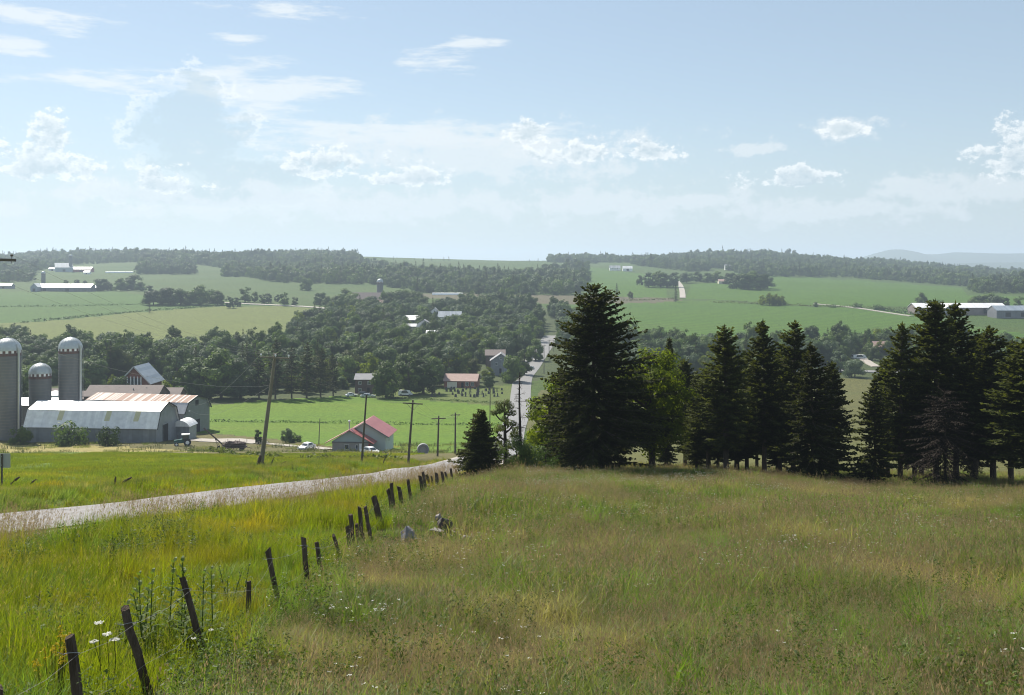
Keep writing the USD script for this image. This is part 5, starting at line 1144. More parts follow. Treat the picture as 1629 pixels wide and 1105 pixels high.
def wire(a, b, sag, n=14):
    s = np.linspace(0, 1, n)[:, None]; p = np.asarray(a) * (1 - s) + np.asarray(b) * s; p[:, 2] -= sag * 4 * (s * (1 - s))[:, 0]
    return p
def span(label, A, B, sag, r=.008, m='wire_metal'):
    mb = MB()
    for a, b_ in zip(A, B): mb.tube(wire(a, b_, sag), r, 3, cap=False)
    x = obj('power_line', mb.mesh(), m); setdata(x, label, 'power line', None)
span('overhead wires sagging from the left edge pole to the tall leaning pole', P0, P1, .9, .005, 'pale_wire')
span('lower cable from the left edge pole to the middle of the tall leaning pole', [l0], [l1], 1.0, .007, 'pale_wire')
span('overhead wires between the tall leaning pole and the pole at the red roofed house', P1, P2, .7)
span('overhead wires between the two poles either side of the red roofed house', P2, P3, .4)
span('overhead wires between the long armed pole and the pole by the grey ring', P3, P4, .5)
span('overhead wires between the two short poles before the small spruce', P4, P5, .4)
# service line to the farm
q = at(300, 262); span('service wires running from the tall leaning pole back to the rusty roofed barn', [P1[0], l1], [q + [0, 0, 8.2], q + [0, 0, 6.6]], 2.0, .010, 'pale_wire')
span('faint cable from the rusty roofed barn up to the tall silo', [q + [0, 0, 8.0]], [np.array([(131 - CX) / F * 254, 254, -(560 - HOR) / F * 254])], 1.5, .010, 'pale_wire')

# square sign seen from behind, broken stakes, stones
b = at(3, 52); t = thing('road_sign', 'square grey sign seen from behind on a dark post at the left edge', 'sign', b)
zs = -(721 - HOR) / F * 52 - b[2]; ze = -(744 - HOR) / F * 52 - b[2]
obj('post', MB().box(-.035, .035, -.03, .03, -.4, zs - .02).mesh(), 'dark_pole_wood', t)
sg = trimesh.creation.extrude_polygon(__import__('shapely').box(-.40, ze, .42, zs).buffer(-.05).buffer(.05), .008); sg.apply_transform(trimesh.transformations.rotation_matrix(math.pi / 2, [1, 0, 0])); sg.apply_translation([0, .045, 0])
pl = obj('plate', sg, 'sign_back', t)
obj('bolts', MB().tube([(0, -.045, zs - .15), (0, -.03, zs - .15)], .015, 6).tube([(0, -.045, ze + .15), (0, -.03, ze + .15)], .015, 6).mesh(), 'galvanised', pl)
for lab, px, row, D, tip, r in [('dark broken stake leaning right in the weeds beside the square sign', 18, 775, 54, (.42, .35), .07), ('second dark broken stake leaning right, a little right of the square sign', 46, 778, 53, (.36, .30), .05), ('long dark stake leaning in the weeds across the road from the fence', 191, 774, 55, (.62, .36), .07), ('short upright stub left of the long leaning stake', 183, 776, 55, (.02, .42), .06),
                                ('dark stump like stake at the foot of the tall leaning pole', 411, 746, 84, (.20, .75), .16), ('crooked dark stick right of the foot of the tall leaning pole', 431, 741, 86, (.28, .62), .05), ('thin curved dark branch lying right of the tall leaning pole', 422, 739, 86, (-.3, .3), .04), ('thin dark branch in the grass farther right of the tall leaning pole', 445, 744, 86, (.5, .25), .04), ('dark stake standing in the roadside grass left of the long armed pole', 610, 739, 100, (.25, .55), .05)]:
    b = at(px, D); t = thing('wooden_stake', lab, 'stake', b)
    obj('stake', MB().tube([(-tip[0] * .3, 0, -.3), (0, 0, .25), (tip[0] * .55, 0, .25 + tip[1] * .6), (tip[0], 0.05, .25 + tip[1])], [r * .9, r, r * .95, r * .6], 7).mesh(), 'weathered_wood', t, smooth=40)
def stone(name, label, px, row, size, m, seed, lift=0.0, D=None):
    rng = np.random.default_rng(seed); b = base(px, row) if D is None else at(px, D)
    pts = rng.normal(size=(16, 3)); pts /= np.linalg.norm(pts, axis=1, keepdims=True); h = trimesh.convex.convex_hull(pts * rng.uniform(.75, 1.1, (16, 1)))
    for _ in range(3): h = h.subdivide()
    v = h.vertices * np.asarray(size) + (fbm(h.vertices * 2.2 + seed, 4, seed)[:, None] - .5) * h.vertices * np.asarray(size) * .55
    t = thing(name, label, 'rock', b + [0, 0, lift]); obj('rock', (v, h.faces), m, t, smooth=28)
stone('field_stone', 'pale grey pointed stone in the grass right of the fence', 650, 862, (.24, .22, .32), 'grey_stone', 3, .12)
stone('field_stone', 'dark brown upright boulder in the meadow right of the grey stone', 711, 846, (.33, .28, .44), 'dark_stone', 5, .22)
stone('field_stone', 'flat pale stone slab at the foot of the dark boulder', 702, 850, (.34, .25, .07), 'pale_stone', 7, .14)
stone('field_stone', 'small pinkish stone left of the dark boulder', 697, 841, (.13, .12, .15), 'pale_stone', 8, .30)
stone('field_stone', 'thin pale stone lying alone right of the dark boulder', 741, 862, (.28, .18, .06), 'pale_stone', 9, .12)
b = at(673, 168); R_ = .95
t = thing('grey_ring', 'round grey ring with a dark hollow standing in the grass between two poles', 'ring', b + [0, 0, R_ * .75], .15)
ring = trimesh.creation.revolve(np.array([(R_ * .55, -.35), (R_, -.38), (R_ + .04, -.3), (R_ + .04, .3), (R_, .38), (R_ * .55, .35), (R_ * .55, -.35)]), sections=36); ring.apply_transform(trimesh.transformations.rotation_matrix(math.pi / 2, [1, 0, 0]))
obj('rim', ring, 'grey_ring', t, smooth=35)
hb = trimesh.creation.revolve(np.array([(0, -.2), (R_ * .25, -.18), (R_ * .5, 0), (R_ * .54, .12), (0, .14)]), sections=28); hb.apply_transform(trimesh.transformations.rotation_matrix(math.pi / 2, [1, 0, 0]))
obj('hub', hb, 'sign_back', t, smooth=35)

# vehicles
def car(label, px, row, m, rot, D=None, kind='car', L=4.4, Wd=1.75):
    b = at(px, D) if D else base(px, row); t = thing('parked_car' if kind == 'car' else 'pickup_truck' if kind == 'pickup' else 'van', label, kind if kind != 'pickup' else 'truck', b + [0, 0, .02], rot)
    h = Wd / 2
    if kind == 'car': lowp = [(-L/2, .32), (L/2, .32), (L/2 - .02, .62), (L/2 - .9, .86), (-L/2 + .6, .90), (-L/2, .78)]; cab = [(-L*.40, .87), (L*.24, .85), (L*.10, 1.36), (-L*.02, 1.45), (-L*.22, 1.42)]
    elif kind == 'van': lowp = [(-L/2, .35), (L/2, .35), (L/2, .8), (L/2 - .4, 1.05), (-L/2, 1.05)]; cab = [(-L/2, 1.0), (L/2 - .4, 1.0), (L/2 - 1.0, 2.0), (L/2 - 1.3, 2.1), (-L/2, 2.1)]
    else: lowp = [(-L/2, .45), (L/2, .45), (L/2, .9), (L/2 - .2, 1.05), (-L/2, 1.05)]; cab = [(-L*.08, 1.0), (L*.25, 1.0), (L*.16, 1.6), (L*.08, 1.72), (-L*.06, 1.70)]
    obj('body', MB().prism(lowp, 1, -h, h).mesh(), m, t)
    cb = MB(); v0 = MB().prism(cab, 1, -h * .92, h * .92).mesh()
    v = v0[0].copy(); top = v[:, 2] > (1.2 if kind == 'car' else 1.5); v[top, 1] *= .84; obj('cabin', (v, v0[1]), m, t)
    zc = np.array([p_[1] for p_ in cab]); xc = np.array([p_[0] for p_ in cab]); z0, z1 = zc.min() + .06, zc.max() - .10
    for s in (-1, 1):
        g = MB(); y0, y1 = s * h * .92, s * h * .80
        xa, xb, xd, xe = xc.min() + .22 * (xc.max() - xc.min()), xc.min() + .80 * (xc.max() - xc.min()), xc.min() + .64 * (xc.max() - xc.min()), xc.min() + .30 * (xc.max() - xc.min())
        q = np.array([(xa, y0 + s * .012, z0), (xb, y0 + s * .012, z0), (xd, y1 + s * .03, z1), (xe, y1 + s * .03, z1)])
        g.slab(q, .006); obj('window', g.mesh(), 'glass', t)
    for front_, pa, pb in ((1, cab[1], cab[2]), (0, cab[0], cab[-1])):
        sgn = 1 if front_ else -1
        q = [(pa[0] * .9 + pb[0] * .1 + sgn * .02, -h * .8, pa[1] * .9 + pb[1] * .1 + .015), (pa[0] * .9 + pb[0] * .1 + sgn * .02, h * .8, pa[1] * .9 + pb[1] * .1 + .015), (pa[0] * .1 + pb[0] * .9 + sgn * .02, h * .7, pa[1] * .1 + pb[1] * .9 + .015), (pa[0] * .1 + pb[0] * .9 + sgn * .02, -h * .7, pa[1] * .1 + pb[1] * .9 + .015)]
        obj('windscreen', MB().slab(q, .01).mesh(), 'glass', t)
    for x in (-L * .31, L * .31):
        for s in (-1, 1):
            w_ = trimesh.creation.cylinder(.34, .22, sections=18); w_.apply_transform(trimesh.transformations.rotation_matrix(math.pi / 2, [1, 0, 0])); w_.apply_translation([x, s * (h - .10), .34])
            wh = obj('wheel', w_, 'rubber', t, smooth=40)
            r_ = trimesh.creation.cylinder(.20, .02, sections=14); r_.apply_transform(trimesh.transformations.rotation_matrix(math.pi / 2, [1, 0, 0])); r_.apply_translation([x, s * (h + .015), .34]); obj('rim', r_, 'galvanised', wh)
    lx = L/2 + .005
    for s in (-1, 1):
        obj('headlight', MB().box(lx - .1, lx + .02, s * h * .72 - .16, s * h * .72 + .16, .62 if kind == 'car' else .75, .76 if kind == 'car' else .9).mesh(), 'porcelain', t)
        obj('tail_light', MB().box(-lx - .02, -lx + .1, s * h * .78 - .10, s * h * .78 + .10, .66, .8).mesh(), 'red_paint', t)
    return t
car('white car parked on the farm track left of the red roofed house', 488, 712, 'car_white', math.radians(245), D=222)
car('white car parked in the shade right in front of the red roofed house', 589, 718, 'car_white', math.radians(-38), D=203)
car('pale blue car parked across the lawn of the brown two storey house', 585, 630, 'car_silver', math.radians(4), D=366, L=5.6)
car('dark car in front of the brown two storey house', 579, 625, 'car_dark', math.radians(8), D=374)
car('white van by the large round leafy tree near the graveyard', 645, 627, 'car_white', math.radians(3), D=372, kind='van', L=5.2)
car('white car parked left of the brown two storey house', 559, 628, 'car_white', math.radians(20), D=369)
car('white van on the lane above the single round tree by the highway', 1367, 570, 'car_white', math.radians(10), D=520, kind='van', L=7.5, Wd=2.2)
car('white car nose in to the lane above the single round tree', 1361, 575, 'car_white', math.radians(30), D=500)
car('silver car on the valley road in the shade of the trees', 846, 590, 'car_silver', math.radians(80), D=470)
# green tractor by the barn door, loaded rusty wagon in the yard
p = at(291, 232); t = thing('tractor', 'dark green tractor with white cab roof beside the white barn door', 'tractor', p, math.radians(-160))
obj('body', MB().prism([(-1.4, .7), (1.9, .7), (1.95, 1.35), (.2, 1.55), (-1.4, 1.5)], 1, -.45, .45).mesh(), 'tractor_green', t)
cab = MB()
for x, y in ((-1.3, -.65), (-1.3, .65), (.15, -.65), (.15, .65)): cab.bar((x, y, 1.3), (x * .95, y, 2.5), .08)
obj('cab', cab.mesh(), 'tractor_green', t); obj('cab_glass', MB().box(-1.22, .08, -.6, .6, 1.5, 2.45).mesh(), 'glass', t); obj('cab_roof', MB().box(-1.5, .3, -.8, .8, 2.5, 2.68).mesh(), 'white_paint', t)
obj('exhaust', MB().tube([(1.1, .2, 1.4), (1.1, .2, 2.5)], .06, 8).mesh(), 'rusty_iron', t)
for x, r_, w_ in ((-.95, .82, .45), (1.45, .48, .3)):
    for s in (-1, 1):
        c = trimesh.creation.cylinder(r_, w_, sections=22); c.apply_transform(trimesh.transformations.rotation_matrix(math.pi / 2, [1, 0, 0])); c.apply_translation([x, s * .85, r_]); wh = obj('wheel', c, 'rubber', t, smooth=40)
        c = trimesh.creation.cylinder(r_ * .5, w_ + .04, sections=16); c.apply_transform(trimesh.transformations.rotation_matrix(math.pi / 2, [1, 0, 0])); c.apply_translation([x, s * .85, r_]); obj('rim', c, 'porcelain', wh)
p = at(373, 214); t = thing('farm_wagon', 'dark wagon heaped with brown load standing in the gravel farm yard', 'wagon', p, math.radians(4))
obj('bed', MB().box(-2.5, 2.5, -1.1, 1.1, .7, .95).bar((2.5, 0, .8), (3.6, 0, .5), .1).mesh(), 'rusty_iron', t)
for x in np.linspace(-2.4, 2.4, 7):
    for y in (-1.08, 1.08): obj('stake', MB().bar((x, y, .9), (x, y, 2.1 + .25 * math.sin(x * 3)), .08).mesh(), 'rusty_iron', t)
for z in (1.25, 1.7): obj('rail', MB().bar((-2.45, -1.14, z), (2.45, -1.14, z), .04, .14).mesh(), 'rusty_iron', t)
ld = trimesh.creation.icosphere(3); v = ld.vertices * [2.4, 1.0, .72] + (fbm(ld.vertices * 2.5, 4, 3)[:, None] - .5) * ld.vertices * .9; v[:, 2] = np.maximum(v[:, 2], -.3) + 1.35
obj('load', (v, ld.faces), 'rusty_iron', t)
for x in (-1.6, 1.6):
    for s in (-1, 1):
        c = trimesh.creation.cylinder(.42, .25, sections=18); c.apply_transform(trimesh.transformations.rotation_matrix(math.pi / 2, [1, 0, 0])); c.apply_translation([x, s * .95, .42]); obj('wheel', c, 'rubber', t, smooth=40)
p = at(348, 223); t = thing('grain_auger', 'dark slanting machine arm left of the wagon in the farm yard', 'farm machine', p, 0)
obj('tube', MB().tube([(1.2, 0, .5), (-3.4, .3, 4.4)], .16, 8).mesh(), 'rusty_iron', t); obj('legs', MB().bar((.2, -.7, 0), (-.9, 0, 2.3), .07).bar((.2, .7, 0), (-.9, 0, 2.3), .07).bar((1.2, -.3, -.1), (1.2, 0, .6), .12).mesh(), 'rusty_iron', t)
c = trimesh.creation.cylinder(.35, .2, sections=16); c.apply_transform(trimesh.transformations.rotation_matrix(math.pi / 2, [1, 0, 0])); c.apply_translation([.2, -.75, .3]); obj('wheel', c, 'rubber', t)

# graveyard: rows of small dark stones on the pale lawn
def grave_shape(kind, rng):
    w, h = rng.uniform(.5, .95), rng.uniform(.8, 1.35)
    if kind == 0:
        a = np.linspace(0, math.pi, 9); prof = [(-w/2, -.2), (w/2, -.2)] + [(w/2 * math.cos(x), h - w/2 + w/2 * math.sin(x)) for x in a]
    elif kind == 1: prof = [(-w/2, -.2), (w/2, -.2), (w/2, h * .8), (w * .2, h), (-w * .2, h), (-w/2, h * .8)]
    else: prof = [(-w*.28, -.2), (w*.28, -.2), (w*.2, h * 1.2), (0, h * 1.45), (-w*.2, h * 1.2)]
    return MB().prism(prof, 1, -.10, .10).mesh(), MB().box(-w*.7, w*.7, -.25, .25, -.3, .14).mesh()
for k in range(3):
    def build(p, k=k):
        a, b_ = grave_shape(k, np.random.default_rng(40 + k)); obj('slab', a, 'gravestone_grey', p); obj('plinth', b_, 'gravestone_grey', p)
    protos[f'grave_{k}'] = build
grng = np.random.default_rng(4)
for row in (619.5, 623, 627, 631):
    for px in np.arange(668 + 6 * (row - 619) / 4, 800, 6.2) + grng.normal(0, 2):
        if grng.random() < .5: continue
        b = base(px + grng.normal(0, 1), row + grng.normal(0, .6))
        copy_of(f'grave_{grng.integers(3)}', 'gravestone', 'small dark gravestone on the pale lawn before the pink roofed bungalow', 'gravestone', b, grng.normal(0, .15), grng.uniform(.7, 1.15), 'gravestones before the bungalow')
# hedge lines and ditches that cross the bright field
def hedge(name, label, pix, h, w, m, seed, leaf=.22):
    rng = np.random.default_rng(seed); P, N = [], []
    for (a, r0), (b_, r1) in zip(pix[:-1], pix[1:]):
        A, B = base(a, r0), base(b_, r1); n = int(np.linalg.norm(B - A) / .05 * h * (.22 / leaf) ** 2)
        s = rng.uniform(0, 1, n); x = A[0] + (B[0] - A[0]) * s; y = A[1] + (B[1] - A[1]) * s + rng.normal(0, w, n)
        hh = h * (0.35 + 1.1 * noise(np.stack([x * .35, y * 0, 0 * x], -1), seed)); P.append(np.stack([x, y, zf(x, y) + rng.uniform(0, 1, n) * hh], -1)); N.append(rng.normal(size=(n, 3)) + [0, 0, .6])
    P, N = np.vstack(P), np.vstack(N)
    o = obj(name, leaf_quads(P, N, leaf, rng), m); setdata(o, label, 'hedge')
hedge('ditch_hedge', 'thin dark hedge line across the middle of the bright green field', [(330, 671), (420, 672), (500, 673), (620, 675), (700, 676), (800, 677)], .75, .35, 'leaf_dark', 1)
hedge('ditch_hedge', 'low dark hedge between the bright green field and the graveyard', [(560, 631), (610, 632), (660, 634), (720, 638), (800, 643)], .8, .3, 'leaf_dark', 2)
hedge('ditch_hedge', 'dark weedy ditch line at the near edge of the rough bank', [(300, 718), (420, 728), (520, 731), (640, 736)], .8, .5, 'leaf_olive', 3)
hedge('field_hedge', 'dark boundary line between the far left green field and the paler field below it', [(30, 514), (110, 507), (200, 498), (290, 491), (345, 487)], 1.6, .6, 'leaf_dark', 4, .6)
hedge('field_hedge', 'thin dark line across the far left green field', [(0, 488), (120, 487), (230, 484)], 1.3, .5, 'leaf_dark', 5, .6)
hedge('field_hedge', 'broken weedy line across the right hand far fields', [(1130, 481), (1215, 484), (1300, 487), (1400, 491), (1455, 494)], 1.8, 1.0, 'leaf_olive', 6, .6)
hedge('field_hedge', 'scrubby dark strip left of the long white roofed cattle barn', [(1405, 494), (1430, 498), (1458, 501)], 3.2, 2.2, 'leaf_dark', 7, .7)
hedge('field_hedge', 'weedy edge along the brown strip left of the gravel lane', [(935, 479), (1000, 478), (1072, 476)], 1.6, .8, 'leaf_olive', 8, .6)

# ================================================================== grasses and flowers
def tuft(seed, n, h, rad, w, curve=0.35, segs=3, seed_share=0.0, clumps=0, head=5):
    """(blades, seed heads) of a patch of grass: tapering, bending blades, standing in clumps where asked."""
    rng = np.random.default_rng(seed); U = rng.uniform
    a, r = U(0, 2 * np.pi, n), rad * np.sqrt(rng.random(n)); P = np.stack([r * np.cos(a), r * np.sin(a), np.full(n, -.04)], -1)
    tall = U(.55, 1.15, n)
    if clumps:
        ca, cr = U(0, 2 * np.pi, clumps), rad * np.sqrt(rng.random(clumps)); C = np.stack([cr * np.cos(ca), cr * np.sin(ca)], -1); ch = U(.55, 1.3, clumps)
        k = rng.integers(0, clumps, n); m = rng.random(n) < .72
        P[m, :2] = C[k[m]] + rng.normal(0, .075 + .03 * rad, (m.sum(), 2)); tall[m] *= ch[k[m]]
    az = U(0, 2 * np.pi, n); out = np.stack([np.cos(az), np.sin(az), np.zeros(n)], -1); L = h * tall; bend = curve * U(.2, 1.6, n); wid = w * U(.6, 1.4, n)
    hd = rng.random(n) < seed_share; L[hd] *= 1.3; bend[hd] *= .5; wid[hd] *= .55
    ang = U(0, 2 * np.pi, n)[:, None]; sd = np.stack([-out[:, 1], out[:, 0], np.zeros(n)], -1) * np.cos(ang) + out * np.sin(ang) * .6
    pts, m = [], 2 * segs + 1
    for k in range(segs + 1):
        s = k / segs; q = P + out * (bend * L * s ** 1.8)[:, None] + np.array([0, 0, 1.0]) * (L * s * (1 - .28 * np.minimum(bend, 1.6) * s))[:, None]
        ww = (wid * (1 - s) ** .7 * .5)[:, None]
        pts += [q - sd * ww, q + sd * ww] if k < segs else [q]
    V_ = np.stack(pts, 1).reshape(-1, 3); o = (np.arange(n) * m)[:, None]; F_ = []
    for k in range(segs - 1): F_ += [o + [2*k, 2*k + 1, 2*k + 3], o + [2*k, 2*k + 3, 2*k + 2]]
    F_ += [o + [2*segs - 2, 2*segs - 1, 2*segs]]
    res = [(V_, np.concatenate(F_))]
    if hd.any():
        q = pts[-1][hd].repeat(head, 0); Lh = L[hd].repeat(head); c = len(q)
        e = q + rng.normal(0, .010, (c, 3)) - np.array([0, 0, 1.0]) * (U(0, .18, c) * Lh)[:, None]
        d = rng.normal(size=(c, 3)) * .28 + [0, 0, 1]; d /= np.linalg.norm(d, axis=1, keepdims=True); b = np.cross(d, rng.normal(size=(c, 3))); b /= np.linalg.norm(b, axis=1, keepdims=True)
        l_ = (U(.05, .10, c) * h)[:, None]; wd = max(.0035, w * .45)
        res.append((np.stack([e, e + d * l_ * .5 + b * wd, e + d * l_, e + d * l_ * .5 - b * wd], 1).reshape(-1, 3), np.concatenate([np.arange(c)[:, None] * 4 + [0, 1, 2], np.arange(c)[:, None] * 4 + [0, 2, 3]])))
    return res
def weed(seed, h, n, leaf, rad, stems=8):
    rng = np.random.default_rng(seed); P, N = [], []
    for s in range(stems):
        a = rng.uniform(0, 6.28); d = np.array([math.cos(a) * .14, math.sin(a) * .14, 1.0]); b = np.append(rng.normal(0, rad * .5, 2), 0); hh = h * rng.uniform(.6, 1.15); k = n // stems
        t = rng.uniform(.1, 1, (k, 1)); P.append(b + d * hh * t + rng.normal(0, .028, (k, 3))); N.append(rng.normal(size=(k, 3)) * .6 + [0, 0, 1])
    return leaf_quads(np.vstack(P), np.vstack(N), leaf, rng, .42)
def umbels(seed, h, n, size, rad=.12):
    rng = np.random.default_rng(seed); P = []
    for s in range(n):
        c = np.array([rng.normal(0, rad), rng.normal(0, rad), h * rng.uniform(.75, 1.15)])
        P.append(c + rng.normal(0, 1, (7, 3)) * size * [1, 1, .25])
    P = np.vstack(P); return leaf_quads(P, np.tile([0, 0, 1.0], (len(P), 1)) + rng.normal(0, .35, (len(P), 3)), size * .6, rng, 1.0)

def lawn(seed, y0, y1, spacing, keep, margin=60):
    """Points on a shaken grid over the part of the slope the view takes in, where keep(x, y) holds."""
    rng = np.random.default_rng(seed); X, Y = np.meshgrid(np.arange(-margin, 60, spacing), np.arange(y0, y1, spacing))
    x, y = (X + rng.uniform(-.5, .5, X.shape) * spacing).ravel(), (Y + rng.uniform(-.5, .5, X.shape) * spacing).ravel()
    px = CX + F * x / y; k = (px > -90 - 300 / y * 3) & (px < 1629 + 90 + 900 / y) & keep(x, y)
    x, y = x[k], y[k]
    return np.stack([x, y, zf(x, y)], -1)
STONES = [base(650, 862), base(711, 846), base(741, 862)]
def in_meadow(x, y):
    k = x > fence_x(y) + .25
    for q in STONES: k &= ~((np.abs(x - q[0]) < .6) & (y > q[1] - 1.25) & (y < q[1] + .3))
    return k
in_verge = lambda x, y: (x < fence_x(y) + .1) & (x > road_x(y) + 5.3)
in_shoulder = lambda x, y: (x < fence_x(y) - .3) & (x > road_x(y) + 3.5) & (x < road_x(y) + 5.6)
in_hay = lambda x, y: x < road_x(y) - 3.5
def where(pts, scale, seed, lo, hi):
    """Thins points to the places where a broad noise is high: patches."""
    rng = np.random.default_rng(seed + 500); f = fbm(pts * [scale, scale, 0], 3, seed); p = np.clip((f - lo) / (hi - lo), 0, 1)
    return pts[rng.random(len(pts)) < p]
def lumpy(pts, seed=3):
    f = fbm(pts * [.45, .45, 0], 3, seed); g = fbm(pts * [.09, .09, 0], 2, seed + 4)
    near = np.abs(pts[:, 0] - fence_x(pts[:, 1]))
    return np.clip(.62 + 1.7 * (f - .32) + .9 * (g - .45), .45, 1.5) * (.6 + .4 * np.clip(near / 1.6, 0, 1))
def grass(name, kinds, pts, label, seed, size=1.0, lie=.4, **kw): instancer(name, kinds, pts, label, seed, size, lie=lie, **kw)
BM, BL_, SH_ = 'blade_meadow', 'blade_lush', 'seed_head'
MK = [(tuft(s, 620, .42, .62, .0115, .95, 4, .12, 26), [BM, SH_]) for s in (1, 2, 3)] + [(tuft(4, 620, .34, .62, .0115, 1.2, 4, 0, 22), [BM]), (tuft(5, 560, .38, .6, .012, .8, 4, 0, 18), [BL_])]
MF = [(tuft(s, 400, .42, 1.05, .024, .6, 3, .12, 20), [BM, SH_]) for s in (11, 12)] + [(tuft(13, 460, .34, 1.05, .022, .8, 3, 0, 18), [BM]), (tuft(14, 440, .38, 1.0, .023, .6, 3, 0, 14), [BL_])]
g = lawn(1, 6.2, 27, .66, in_meadow); grass('meadow_grass', MK, g, 'brown green seeding meadow grass near the camera', 1, lumpy(g), spread=.25, weights=[.23, .22, .21, .2, .14])
g = lawn(2, 26.5, 95, 1.15, in_meadow); grass('meadow_grass', MF, g, 'meadow grass farther up to the conifers', 2, lumpy(g), .8, spread=.25, weights=[.3, .3, .22, .18])
g = where(lawn(3, 6.5, 80, .75, in_meadow), .20, 7, .50, .62); grass('meadow_weeds', [([weed(s, .42, 420, .019, .5)], ['leaf_weed']) for s in (1, 2)] + [([weed(3, .36, 420, .017, .5)], ['leaf_olive'])], g, 'patches of leafy weeds in the meadow', 3, spread=.35)
g = where(lawn(4, 6.5, 80, .8, in_meadow), .25, 17, .44, .58); grass('dry_grass', [(tuft(s, 120, .42, .55, .009, .8, 3, .5), [SH_, SH_]) for s in (21, 22)], g, 'patches of dry straw coloured grass in the meadow', 4, spread=.3)
g = np.vstack([where(lawn(5, 7, 78, .9, in_meadow), .30, 27, .55, .68), where(lawn(6, 46, 70, .42, lambda x, y: in_meadow(x, y) & (x > 1) & (x < 13)), .3, 3, .36, .62), where(lawn(7, 8, 72, 1.3, in_meadow), 3.0, 2, .35, .9)])
grass('white_flowers', [(umbels(s, .48, 5, .012, .18), 'petal_white') for s in (1, 2, 3)], g, 'small white flower heads scattered over the meadow', 5, spread=.3)
g = where(lawn(25, 6.5, 60, 1.5, in_meadow), .6, 41, .50, .70); grass('grass_tussocks', [(tuft(s, 190, .62, .16, .010, .75, 4), [BL_]) for s in (26, 27)], g, 'taller dark green tussocks in the meadow', 18, spread=.35)
# yellow green verge between fence and road, with tall seeding stems at the road edge
BV, SG = 'blade_verge', 'seed_green'
VK = [(tuft(s, 600, .56, .60, .012, .40, 4, .05, 18), [BV, SG]) for s in (31, 32, 33)] + [(tuft(34, 560, .50, .60, .012, .55, 4, 0, 16), [BL_])]
VF = [(tuft(s, 620, .52, .75, .017, .38, 3, .05, 14), [BV, SG]) for s in (41, 42)] + [(tuft(43, 600, .5, .75, .019, .5, 3, 0, 12), [BV])]
g = lawn(8, 6.2, 27, .66, in_verge); grass('verge_grass', VK, g, 'bright yellow green grass between the fence and the road, near part', 6, lumpy(g, 6), spread=.25, weights=[.28, .27, .26, .19])
g = lawn(9, 26.5, 95, .85, in_verge); grass('verge_grass', VF, g, 'bright yellow green grass between the fence and the road, far part', 7, lumpy(g, 6), .6, spread=.25)
g = lawn(21, 16, 95, .55, in_shoulder); grass('verge_grass', [(tuft(s, 240, .32, .5, .012, .5, 3, .05), [BV, SG]) for s in (44, 45)], g, 'short yellow green grass on the shoulder of the road', 17, spread=.3)
g = where(lawn(10, 15, 72, .36, lambda x, y: (x < fence_x(y) - .4) & (x > road_x(y) + 3.2) & (x < road_x(y) + 5.8)), .5, 5, .22, .5); grass('tall_grass', [(tuft(s, 20, .66, .30, .009, .12, 3, .9, 0, 8), [SH_, SH_]) for s in (51, 52, 53)], g, 'tall pinkish seeding grass along the near edge of the road', 8, spread=.25)
g = where(lawn(11, 6.5, 60, .8, in_verge), .3, 37, .53, .64); grass('verge_weeds', [([weed(s, .55, 420, .022, .5)], ['leaf_weed']) for s in (5, 6)], g, 'leafy green weeds among the verge grass', 9, spread=.35)
g = where(lawn(12, 8, 66, .5, lambda x, y: np.abs(x - fence_x(y) - .1) < .7), .5, 9, .3, .6); grass('fence_weeds', [([weed(s, .5, 300, .020, .35)], ['leaf_weed']) for s in (7, 8)] + [(tuft(61, 150, .5, .35, .010, .5, 4), [BL_])], g, 'green weeds along the foot of the fence', 10, spread=.3)
# the field across the road
HK = [(tuft(71, 460, .45, 1.0, .026, .35, 3, .04, 12), [BV, SG]), (tuft(72, 460, .45, 1.0, .026, .35, 3, .06, 12), [BM, SG]), (tuft(73, 440, .38, 1.0, .028, .4, 3, 0, 10), [BL_])]
g = lawn(13, 26, 116, 1.2, lambda x, y: in_hay(x, y) & (x < road_x(y) - 4.2) & (x > road_x(y) - 13 - 6 * fbm(np.stack([x, y, 0 * x], -1) * .1, 2, 4)), 110); grass('roadside_weeds', HK, g, 'tall grass and weeds on the far side of the road', 11, .9, .8, spread=.3, weights=[.42, .33, .25])
g = lawn(14, 36, 152, 2.1, lambda x, y: in_hay(x, y) & (x < road_x(y) - 12), 110); grass('hay_grass', [(tuft(s, 720, .30, 2.0, .034, .35), ['blade_hay']) for s in (81, 82)], g, 'low green grass of the field across the road', 12, .95, 1.5, spread=.2)
